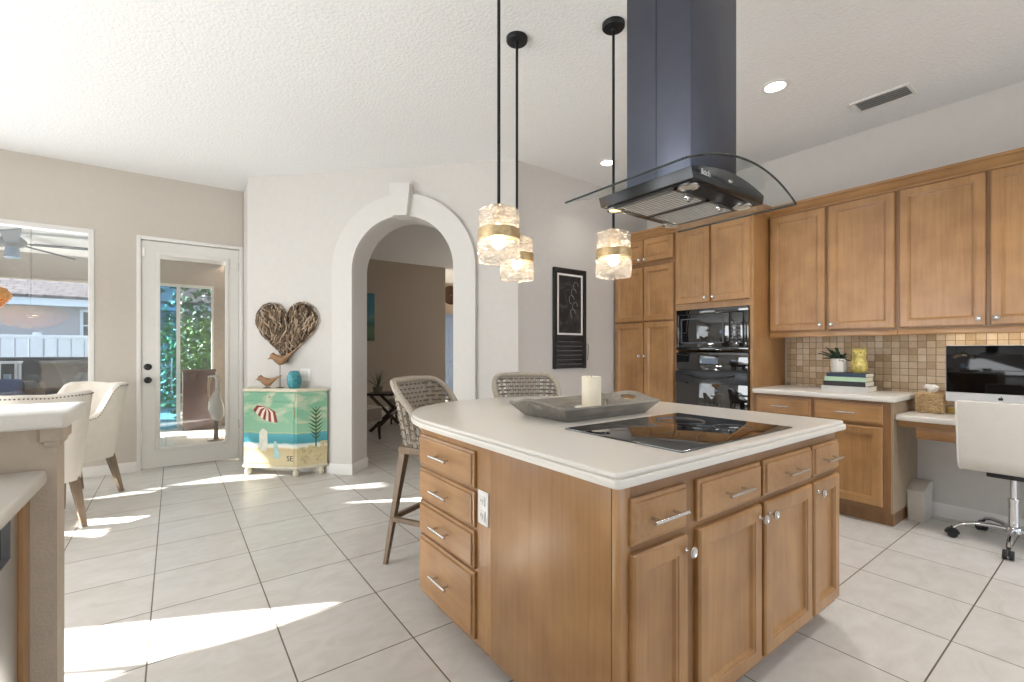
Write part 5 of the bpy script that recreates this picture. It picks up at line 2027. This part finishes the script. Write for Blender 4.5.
# ================================================================== DINING ROOM THROUGH THE ARCH
pic = thing('seascape_picture', 'dark teal seascape picture on the dining room wall', 'picture', (2.63, 9.0, 1.42))
m, nt, bs = new_mat('seascape_paint')
tc = N(nt, 'ShaderNodeTexCoord'); sp = N(nt, 'ShaderNodeSeparateXYZ'); L(nt, tc.outputs['Object'], sp.inputs[0])
nz = N(nt, 'ShaderNodeTexNoise'); nz.inputs['Scale'].default_value = 5; nz.inputs['Detail'].default_value = 5
L(nt, tc.outputs['Object'], nz.inputs['Vector'])
ma = N(nt, 'ShaderNodeMath', operation='MULTIPLY_ADD'); ma.inputs[1].default_value = 0.25; L(nt, nz.outputs['Fac'], ma.inputs[0]); L(nt, sp.outputs['Z'], ma.inputs[2])
cr = N(nt, 'ShaderNodeValToRGB'); els = cr.color_ramp.elements
els[0].position = 0.05; els[0].color = srgb(60, 78, 66); els[1].position = 1.0; els[1].color = srgb(52, 110, 126)
for p, c in ((0.30, (96, 118, 84)), (0.45, (54, 92, 96)), (0.6, (92, 130, 128)), (0.75, (58, 112, 128))):
    e = els.new(p); e.color = srgb(*c)
L(nt, ma.outputs[0], cr.inputs['Fac']); L(nt, cr.outputs['Color'], bs.inputs['Base Color']); bs.inputs['Roughness'].default_value = 0.6
obj('canvas', box((-0.58, -0.035, 0.0), (0.58, -0.001, 0.94), 0.004), m, pic, True)
DKW = wood('dark_espresso_wood', srgb(58, 44, 36), srgb(36, 27, 23), 0.4, (20, 20, 2), 0.1)
xt = thing('trestle_table', 'dark low trestle table with crossed legs in the dining room', 'table', (2.75, 6.9, 0), math.radians(-38))
obj('tabletop', box((-0.36, -0.24, 0.545), (0.36, 0.24, 0.575), 0.004), DKW, xt, True)
for s_ in (-1, 1):
    for k in (-1, 1):
        b = BM()
        add_cyl(b, (k * 0.28, s_ * 0.20, 0.0), (-k * 0.28, s_ * 0.20 + k * 0.0, 0.544), 0.024, n=4)
        b.transform(Matrix.Translation((0, k * 0.012, 0)))
        obj('leg', b, DKW, xt, True)
b = BM(); add_box(b, (-0.025, -0.20, 0.25), (0.025, 0.20, 0.29)); obj('stretcher', b, DKW, xt, True)
pp_ = thing('spiky_plant', 'spiky green plant in a pot on the dark trestle table', 'plant', (2.52, 6.90, 0.5755))
b = BM(); add_lathe(b, [(0, 0), (0.06, 0), (0.08, 0.10), (0.076, 0.10), (0.07, 0.09), (0, 0.09)], 24)
obj('pot', b, plain('grey_pot', srgb(120, 112, 102), 0.6), pp_, True)
b = BM(); rnd = random.Random(2)
for k in range(26):
    a = k * 2.4; ln = rnd.uniform(0.22, 0.36); el = rnd.uniform(0.7, 1.5)
    add_tube(b, [(ln * t * math.cos(el + 0.0) * math.cos(a) * (1 + 0.5 * t), ln * t * math.cos(el) * math.sin(a) * (1 + 0.5 * t), 0.09 + ln * t * math.sin(el) - 0.05 * t * t) for t in [i / 5 for i in range(6)]], 0.010, 5, rfun=lambda t: max(0.08, 1 - t), flat=0.3)
obj('leaves', b, plain('plant_green', srgb(70, 92, 56), 0.5, var=0.3), pp_, True)
STR, nt, bs = new_mat('striped_fabric')
tc = N(nt, 'ShaderNodeTexCoord'); wv = N(nt, 'ShaderNodeTexWave'); wv.inputs['Scale'].default_value = 9; wv.bands_direction = 'X'
L(nt, tc.outputs['Object'], wv.inputs['Vector'])
cr = N(nt, 'ShaderNodeValToRGB'); cr.color_ramp.elements[0].color = srgb(150, 140, 128); cr.color_ramp.elements[1].color = srgb(214, 206, 194); cr.color_ramp.elements[0].position = 0.25; cr.color_ramp.elements[1].position = 0.45
L(nt, wv.outputs['Fac'], cr.inputs['Fac']); L(nt, cr.outputs['Color'], bs.inputs['Base Color']); bs.inputs['Roughness'].default_value = 0.9
sc_ = thing('striped_chair', 'striped beige parsons chair with dark legs seen through the arch', 'chair', (2.02, 6.36, 0), math.radians(-70))
obj('seat', box((-0.24, -0.22, 0.25), (0.24, 0.26, 0.46), 0.03, 3), STR, sc_, True)
b = BM(); add_box(b, (-0.24, -0.30, 0.25), (0.24, -0.2205, 0.87), 0.03, 3)
obj('backrest', b, STR, sc_, True)
for sx in (-1, 1):
    for sy in (-0.26, 0.22):
        b = BM(); add_cyl(b, (sx * 0.20, sy, 0.255), (sx * 0.21, sy * 1.03, 0), 0.024, 0.016, 4)
        obj('leg', b, DKW, sc_, True)
so_ = thing('striped_stool', 'pale striped stool behind the trestle table', 'stool', (3.14, 7.42, 0), math.radians(-38))
obj('seat', box((-0.19, -0.19, 0.20), (0.19, 0.19, 0.44), 0.03, 3), STR, so_, True)
for sx in (-1, 1):
    for sy in (-1, 1):
        b = BM(); add_cyl(b, (sx * 0.15, sy * 0.15, 0.205), (sx * 0.15, sy * 0.15, 0), 0.022, 0.016, 4)
        obj('leg', b, DKW, so_, True)
# hall door with arched panels
HD = plain('hall_door_cool_tint', srgb(142, 162, 192), 0.5)  # cool light on the door put into a bluer paint
hx0, hx1 = 5.80, 6.62
b = BM(); add_box(b, (hx0, 10.955, 0.01), (hx1, 10.995, 2.12))
d2 = struct('door_2', b, HD, label='pale hall door tinted blue for cool light, with arched panels beyond the dining room')
for (z0, z1, arch) in ((0.20, 0.92, False), (1.06, 1.85, True)):
    x0, x1 = hx0 + 0.13, hx1 - 0.13
    poly = [(x0, z0), (x1, z0), (x1, z1)]
    if arch:
        poly += [((x0 + x1) / 2 + (x1 - x0) / 2 * math.cos(PI * i / 12), z1 + 0.12 * math.sin(PI * i / 12)) for i in range(1, 12)]
    poly += [(x0, z1)]
    b = BM(); add_prism(b, poly, 0, 0.012, frame_mat((0, 10.955, 0), (1, 0, 0), (0, 0, 1), (0, -1, 0)), 0.004)
    obj('panel', b, HD, d2)
b = BM()
for lo, hi in (((hx0 - 0.09, 10.97, 0), (hx0 - 0.005, 10.999, 2.21)), ((hx1 + 0.005, 10.97, 0), (hx1 + 0.09, 10.999, 2.21)), ((hx0 - 0.005, 10.97, 2.125), (hx1 + 0.005, 10.999, 2.21))):
    add_box(b, lo, hi)
struct('trim_5', b, HD, label='pale casing around the hall door')
wr = thing('round_wall_plaque', 'dark round woven plaque high on the hall wall above the door', 'wall decoration', (6.02, 11.0, 2.72))
b = BM()
for k in range(9):
    r = 0.03 + 0.026 * k
    add_tube(b, [(r * math.cos(2 * PI * i / 32), -0.02, r * math.sin(2 * PI * i / 32)) for i in range(32)], 0.016, 6, closed=True)
obj('coils', b, plain('dark_rattan', srgb(84, 58, 40), 0.7, var=0.3), wr, True)

# ================================================================== OUTSIDE: PATIO, FENCE, NEIGHBOUR
PAT = plain('patio_concrete', srgb(150, 146, 140), 0.8, var=0.06, scale=3)
struct('ground', box((-16, 6.17, -0.14), (0.64, 10.9, -0.03)), PAT)
struct('lawn', box((-16, 10.9, -0.14), (8, 40, -0.04)), plain('lawn_green', srgb(70, 92, 48), 0.9, var=0.3, scale=14, bump=0.5, bscale=80))
struct('ground_rear', box((-16, -30, -0.14), (12, -3.7, -0.03)), PAT)
LC = plain('lanai_paint', srgb(222, 220, 216), 0.8, var=0.02)
struct('ceiling_lanai', box((LX, 6.17, 2.65), (0.64, 9.65, 2.74)), LC)
struct('trim_6', box((LX, 9.5, 2.27), (-0.42, 9.65, 2.65)), plain('lanai_beam', srgb(172, 164, 154), 0.8), label='beige beam along the patio roof edge')
# side wing across the patio with a sliding door, seen through the glazed door
WGP = plain('wing_paint', srgb(190, 176, 162), 0.8)
b = BM()
for lo, hi in (((-0.42, 9.0, -0.03), (-0.235, 9.12, 2.65)), ((0.53, 9.0, -0.03), (0.76, 9.12, 2.65)), ((-0.235, 9.0, 2.28), (0.53, 9.12, 2.65))):
    add_box(b, lo, hi)
struct('wall_wing', b, WGP)
sdw = struct('window_2', add_box(add_box(add_box(add_box(BM(), (-0.235, 8.98, -0.03), (-0.20, 9.08, 2.28)), (0.50, 8.98, -0.03), (0.53, 9.08, 2.28)), (-0.20, 8.98, 2.24), (0.50, 9.08, 2.28)), (0.035, 8.97, -0.03), (0.085, 9.08, 2.24)), M['white'], label='white framed sliding door across the patio')
TEAL = glassy('teal_glass', (0.42, 0.72, 0.90, 1), 0.08, 0.0, 0.3)
obj('pane', box((-0.20, 9.02, -0.02), (0.035, 9.03, 2.24)), TEAL, sdw)
obj('pane', box((0.085, 9.02, -0.02), (0.50, 9.03, 2.24)), glassy('grey_glass', (0.75, 0.78, 0.80, 1), 0.06, 0.0, 0.3), sdw)
b = BM(); add_tube(b, [(-0.03, 9.01, 0.55), (-0.03, 8.95, 0.6), (-0.03, 8.95, 1.05), (-0.03, 9.01, 1.10)], 0.012, 6)
obj('handle', b, M['chrome'], sdw)


def leafy(name, label, c, rx, ry, rz, n, col, seed, ls=0.11):
    """shrub: a few stems and many leaf blades"""
    t = thing(name, label, 'shrub', (c[0], c[1], -0.03))
    rnd = random.Random(seed)
    b = BM()
    for k in range(7):
        a = 2 * PI * k / 7
        add_tube(b, [(0, 0, 0), (0.25 * rx * math.cos(a), 0.25 * ry * math.sin(a), c[2] * 0.5), (0.6 * rx * math.cos(a), 0.6 * ry * math.sin(a), c[2])], 0.02, 5, rfun=lambda q: 1 - 0.7 * q)
    obj('stems', b, plain('bark', srgb(92, 74, 54), 0.8), t, True)
    b = BM()
    for k in range(n):
        while True:
            p = Vector((rnd.uniform(-1, 1), rnd.uniform(-1, 1), rnd.uniform(-1, 1)))
            if 0.25 < p.length < 1:
                break
        p = Vector((p.x * rx, p.y * ry, c[2] + p.z * rz))
        if p.z < 0.05:
            continue
        d = Vector((rnd.gauss(0, 1), rnd.gauss(0, 1), rnd.gauss(0.3, 0.7))).normalized()
        s_ = d.orthogonal().normalized()
        s_ = (Matrix.Rotation(rnd.uniform(0, 6.28), 3, d) @ s_)
        l_ = ls * rnd.uniform(0.6, 1.4)
        w_ = l_ * 0.28
        nrm = d.cross(s_) * l_ * 0.08
        v = [b.verts.new(q) for q in (p, p + d * l_ * 0.5 + s_ * w_ + nrm, p + d * l_, p + d * l_ * 0.5 - s_ * w_ + nrm)]
        b.faces.new(v)
    obj('leaves', b, plain('leaf_' + str(seed), col, 0.5, var=0.4, scale=8), t, True, recalc=False)
    return t


leafy('garden_shrub', 'leafy green shrub seen through the patio sliding door', (0.30, 10.4, 0.95), 0.75, 0.5, 0.95, 1500, srgb(86, 128, 58), 4)
leafy('garden_shrub', 'taller dark green shrub further back behind the sliding door', (0.9, 11.9, 1.6), 1.2, 0.75, 1.7, 1500, srgb(58, 98, 66), 8, 0.16)
pb_ = thing('pelican_figure', 'white pelican figure standing beyond the patio door glass', 'figurine', (0.47, 7.5, -0.03))
PWM = plain('pelican_white', srgb(232, 228, 220), 0.6)
b = BM()
add_lathe(b, [(0, 0.0), (0.10, 0.0), (0.10, 0.03), (0.03, 0.04), (0.022, 0.30), (0, 0.30)], 20)
obj('post', b, plain('driftwood_post', srgb(110, 92, 76), 0.8), pb_, True)
b = BM()
# body, curved neck, head as one skin of rings
sp_ = [((0.02, 0, 0.30), 0.03), ((0.02, 0, 0.36), 0.075), ((0.0, 0, 0.46), 0.095), ((-0.01, 0, 0.56), 0.080), ((-0.005, 0, 0.64), 0.050), ((0.02, 0, 0.72), 0.030), ((0.03, 0, 0.80), 0.026), ((0.015, 0, 0.88), 0.030), ((-0.025, 0, 0.92), 0.044), ((-0.06, 0, 0.915), 0.036), ((-0.085, 0, 0.89), 0.016)]
add_tube(b, [p for p, r in sp_], 1.0, 14, rfun=None) if False else None
rings = []
for p, r in sp_:
    rings.append([b.verts.new(Vector(p) + Vector((r * math.cos(2 * PI * j / 14), r * 0.9 * math.sin(2 * PI * j / 14), 0))) for j in range(14)])
for A, B in zip(rings, rings[1:]):
    for j in range(14):
        b.faces.new((A[j], A[(j + 1) % 14], B[(j + 1) % 14], B[j]))
b.faces.new(rings[0][::-1]); b.faces.new(rings[-1])
pbody = obj('body', b, PWM, pb_, True)
b = BM()
add_tube(b, [(-0.07, 0, 0.905), (-0.085, 0, 0.80), (-0.085, 0, 0.68), (-0.075, 0, 0.57)], 0.022, 8, rfun=lambda t: 1 - 0.75 * t)
obj('beak', b, plain('beak_buff', srgb(206, 178, 140), 0.5), pb_, True)
b = BM()
for s_ in (-1, 1):
    add_ball(b, (-0.045, s_ * 0.038, 0.93), 0.008)
obj('eyes', b, M['black'], pbody, True)
solo('door_mat', box((0.0, 7.9, -0.0295), (0.42, 8.55, -0.012), 0.006), plain('dark_mat', srgb(58, 52, 48), 0.95, var=0.2, scale=120), 'dark mat on the patio floor behind the glazed door', 'mat', (0.2, 8.2, -0.0295))
ob = thing('reflection_box', 'brown box added for the island reflection in the door glass', 'bench', (0.30, 8.77, -0.03))  # added box standing in for the reflected island
BRN = wood('redbrown_wood', srgb(78, 54, 46), srgb(56, 38, 33), 0.4, (2, 20, 20), 0.1)
obj('box', box((-0.19, -0.13, 0.02), (0.23, 0.13, 0.93), 0.01), BRN, ob, True)
obj('lid', box((-0.20, -0.14, 0.9305), (0.24, 0.14, 0.965), 0.008), BRN, ob, True)
for s_ in (-0.17, 0.21):
    for q in (-0.11, 0.11):
        b = BM(); add_cyl(b, (s_, q, 0), (s_, q, 0.0195), 0.015, n=10); obj('foot', b, M['black'], ob, True)

# ceiling fan under the patio roof
cf = thing('ceiling_fan', 'dark grey ceiling fan under the patio roof outside the window', 'ceiling fan', (-1.56, 8.0, 2.65))
FG = plain('fan_grey', srgb(56, 53, 50), 0.5)
b = BM()
add_lathe(b, [(0, 0), (0.07, 0), (0.06, -0.03), (0.018, -0.045), (0.016, -0.05), (0.09, -0.06), (0.125, -0.10), (0.125, -0.14), (0.09, -0.17), (0, -0.175)], 28)
obj('motor', b, FG, cf, True)
for k in range(5):
    a = math.radians(-8 + 72 * k)
    b = BM()
    add_box(b, (0.11, -0.018, -0.135), (0.20, 0.018, -0.125), 0.002)
    add_prism(b, [(0.18, -0.06), (0.88, -0.085), (0.90, -0.06), (0.90, 0.06), (0.88, 0.085), (0.18, 0.06)], -0.008, 0.008, Matrix.Translation((0, 0, -0.13)) @ Matrix.Rotation(0.30, 4, 'X'))
    b.transform(Matrix.Rotation(a, 4, 'Z'))
    obj('blade', b, FG, cf, True)
b = BM(); add_lathe(b, [(0.055, -0.175), (0.06, -0.20), (0.075, -0.30), (0.06, -0.31), (0, -0.312), (0, -0.175)], 24)
obj('lamp', b, plain('fan_glass', srgb(150, 172, 196), 0.2), cf, True)

# fence
fn = thing('vinyl_fence', 'white vertical-board vinyl fence behind the patio', 'fence', (-4.5, 13.0, -0.03))
FV = plain('white_vinyl', srgb(198, 204, 214), 0.4, var=0.02)
b = BM()
for i in range(46):
    x = -4.6 + 0.20 * i
    add_box(b, (x + 0.012, -0.02, 0.10), (x + 0.188, 0.02, 1.52), 0.012, 1)
obj('boards', b, FV, fn, True)
obj('rail', box((-4.6, -0.03, 1.50), (4.6, 0.03, 1.57), 0.006), FV, fn, True)
obj('rail', box((-4.6, -0.03, 0.04), (4.6, 0.03, 0.12), 0.006), FV, fn, True)
for k in range(5):
    b = BM(); add_box(b, (-4.6 + 2.28 * k, 0.016, 0.0), (-4.48 + 2.28 * k, 0.13, 1.62), 0.005); obj('post', b, FV, fn, True)

# neighbour's house
nh = thing('neighbour_house', 'lilac grey neighbouring house with pale tiled roof behind the fence', 'house', (-4.0, 18.0, -0.03))
b = BM(); add_box(b, (-7, 0.3, 0), (5, 6, 2.60)); obj('wall', b, plain('lilac_stucco', srgb(164, 160, 166), 0.85, var=0.03), nh, True)
b = BM(); add_box(b, (-7.4, -0.25, 2.50), (5.4, -0.20, 2.78)); add_box(b, (-7.4, -0.20, 2.58), (5.4, 0.30, 2.62)); obj('fascia', b, FV, nh, True)
m, nt, bs = new_mat('pale_roof_tile')
tc = N(nt, 'ShaderNodeTexCoord'); br = N(nt, 'ShaderNodeTexBrick'); br.inputs['Scale'].default_value = 1; br.inputs['Brick Width'].default_value = 0.33; br.inputs['Row Height'].default_value = 0.20; br.inputs['Mortar Size'].default_value = 0.02
br.inputs['Color1'].default_value = srgb(112, 102, 100); br.inputs['Color2'].default_value = srgb(92, 83, 82); br.inputs['Mortar'].default_value = srgb(62, 55, 54)
L(nt, tc.outputs['Object'], br.inputs['Vector']); L(nt, br.outputs['Color'], bs.inputs['Base Color']); bs.inputs['Roughness'].default_value = 0.8
b = BM()
v = [b.verts.new(q) for q in ((-7.5, -0.30, 2.78), (5.5, -0.30, 2.78), (5.5, 3.2, 4.4), (-7.5, 3.2, 4.4), (-7.5, 6.6, 2.78), (5.5, 6.6, 2.78), (-7.5, -0.30, 2.70), (5.5, -0.30, 2.70), (-7.5, 6.6, 2.70), (5.5, 6.6, 2.70))]
for f in ((0, 1, 2, 3), (3, 2, 5, 4), (6, 7, 1, 0), (4, 5, 9, 8), (8, 9, 7, 6), (0, 3, 4, 8, 6), (1, 7, 9, 5, 2)):
    b.faces.new([v[i] for i in f])
obj('roof', b, m, nh, True)
b = BM(); fx = 1.80
for lo, hi in (((fx, 0.26, 1.55), (fx + 0.07, 0.30, 2.45)), ((fx + 0.83, 0.26, 1.55), (fx + 0.90, 0.30, 2.45)), ((fx + 0.07, 0.26, 1.55), (fx + 0.83, 0.30, 1.62)), ((fx + 0.07, 0.26, 2.38), (fx + 0.83, 0.30, 2.45)), ((fx + 0.07, 0.265, 1.97), (fx + 0.83, 0.295, 2.01))):
    add_box(b, lo, hi)
wf = obj('window', b, FV, nh, True)
obj('pane', box((fx + 0.07, 0.285, 1.62), (fx + 0.83, 0.299, 2.38)), plain('dark_pane', srgb(66, 72, 78), 0.1), wf, True)

# covered patio furniture, seats, lantern
cvr = thing('furniture_cover', 'dark draped cover over patio furniture in front of the white fence', 'furniture cover', (-1.62, 10.15, -0.03))
CVM = plain('dark_tarp', srgb(34, 38, 44), 0.6, var=0.45, scale=5)
b = BM()
nx, ny = 60, 24
grid = []
for i in range(nx + 1):
    row = []
    for j in range(ny + 1):
        u_, w_ = -1 + 2 * i / nx, -1 + 2 * j / ny
        r_ = max(abs(u_) * 1.0, abs(w_))
        zt = 1.16 * (1 - sm(0.52, 1.0, abs(u_))) * (1 - sm(0.62, 1.0, abs(w_)))
        zt += 0.05 * math.sin(u_ * 21 + w_ * 7) * sm(0.66, 0.78, r_) * (1 - sm(0.9, 1.0, r_))
        row.append(b.verts.new((u_ * 1.05, w_ * 0.62, max(0.0, zt))))
    grid.append(row)
for i in range(nx):
    for j in range(ny):
        b.faces.new((grid[i][j], grid[i + 1][j], grid[i + 1][j + 1], grid[i][j + 1]))
per = [grid[i][0] for i in range(nx)] + [grid[nx][j] for j in range(ny)] + [grid[i][ny] for i in range(nx, 0, -1)] + [grid[0][j] for j in range(ny, 0, -1)]
obj('drape', b, CVM, cvr, True)
BLU = plain('navy_blue_cushion', srgb(70, 92, 134), 0.85, var=0.12)
GRW = plain('grey_wicker', srgb(110, 108, 106), 0.8, var=0.25, scale=50)
def patio_seat(label, loc, rz):
    t = thing('patio_armchair', label, 'armchair', loc, rz)
    obj('base', box((-0.36, -0.36, 0.02), (0.36, 0.36, 0.34), 0.02), GRW, t, True)
    obj('backrest', box((-0.36, -0.36, 0.3405), (0.36, -0.24, 0.90), 0.04, 3), GRW, t, True)
    for s_ in (-1, 1):
        obj('armrest', box((s_ * 0.30 - 0.06, -0.235, 0.3405), (s_ * 0.30 + 0.06, 0.36, 0.62), 0.03, 3), GRW, t, True)
    obj('seat_cushion', box((-0.235, -0.235, 0.342), (0.235, 0.36, 0.50), 0.04, 3), BLU, t, True)
    obj('back_cushion', box((-0.235, -0.235, 0.505), (0.235, -0.10, 0.93), 0.04, 3), BLU, t, True)
    for sx in (-1, 1):
        for sy in (-1, 1):
            b = BM(); add_cyl(b, (sx * 0.32, sy * 0.32, 0), (sx * 0.32, sy * 0.32, 0.0195), 0.02, n=8); obj('foot', b, M['black'], t, True)
    return t
patio_seat('grey wicker patio armchair with blue cushions outside the nook window', (-1.72, 7.65, -0.03), math.radians(150))
ot = thing('patio_ottoman', 'round blue ottoman outside the nook window', 'ottoman', (-0.98, 7.85, -0.03))
b = BM(); add_lathe(b, [(0, 0.0), (0.19, 0.0), (0.21, 0.03), (0.215, 0.66), (0.20, 0.72), (0.15, 0.75), (0, 0.76)], 32)
obj('drum', b, plain('teal_blue_fabric', srgb(92, 134, 160), 0.85, var=0.08), ot, True)
b = BM(); add_tube(b, [(0.216 * math.cos(2 * PI * i / 32), 0.216 * math.sin(2 * PI * i / 32), 0.66) for i in range(32)], 0.006, 6, closed=True)
obj('piping', b, BLU, ot, True)
sd_ = thing('side_table', 'small grey patio side table under the white lantern', 'side table', (-1.75, 8.75, -0.03))
obj('tabletop', box((-0.22, -0.22, 0.76), (0.22, 0.22, 0.79), 0.004), GRW, sd_, True)
for sx in (-1, 1):
    for sy in (-1, 1):
        b = BM(); add_box(b, (sx * 0.19 - 0.015, sy * 0.19 - 0.015, 0), (sx * 0.19 + 0.015, sy * 0.19 + 0.015, 0.7595)); obj('leg', b, GRW, sd_, True)
ln_ = thing('lantern', 'white square lantern on the patio side table', 'lantern', (-1.75, 8.75, 0.7602))
b = BM()
add_box(b, (-0.11, -0.11, 0), (0.11, 0.11, 0.02)); add_box(b, (-0.12, -0.12, 0.30), (0.12, 0.12, 0.33), 0.004)
for sx in (-1, 1):
    for sy in (-1, 1):
        add_box(b, (sx * 0.095 - 0.012, sy * 0.095 - 0.012, 0.02), (sx * 0.095 + 0.012, sy * 0.095 + 0.012, 0.30))
obj('frame', b, FV, ln_, True)
b = BM(); add_lathe(b, [(0, 0.0205), (0.035, 0.0205), (0.035, 0.16), (0, 0.16)], 20)
obj('candle', b, plain('lantern_candle', srgb(110, 130, 150), 0.5), ln_, True)

# under-cabinet strip lamp over the desk
uc = thing('under_cabinet_light', 'thin warm strip lamp under the wall cabinet above the screen', 'lamp', (4.50, 0.30, 1.375))
obj('housing', box((4.47, -0.35, 1.364), (4.53, 0.85, 1.3745), 0.002), M['white'], uc)
obj('lens', box((4.478, -0.34, 1.3605), (4.522, 0.84, 1.3645)), emis('strip_glow', srgb(255, 236, 208), 5), uc)
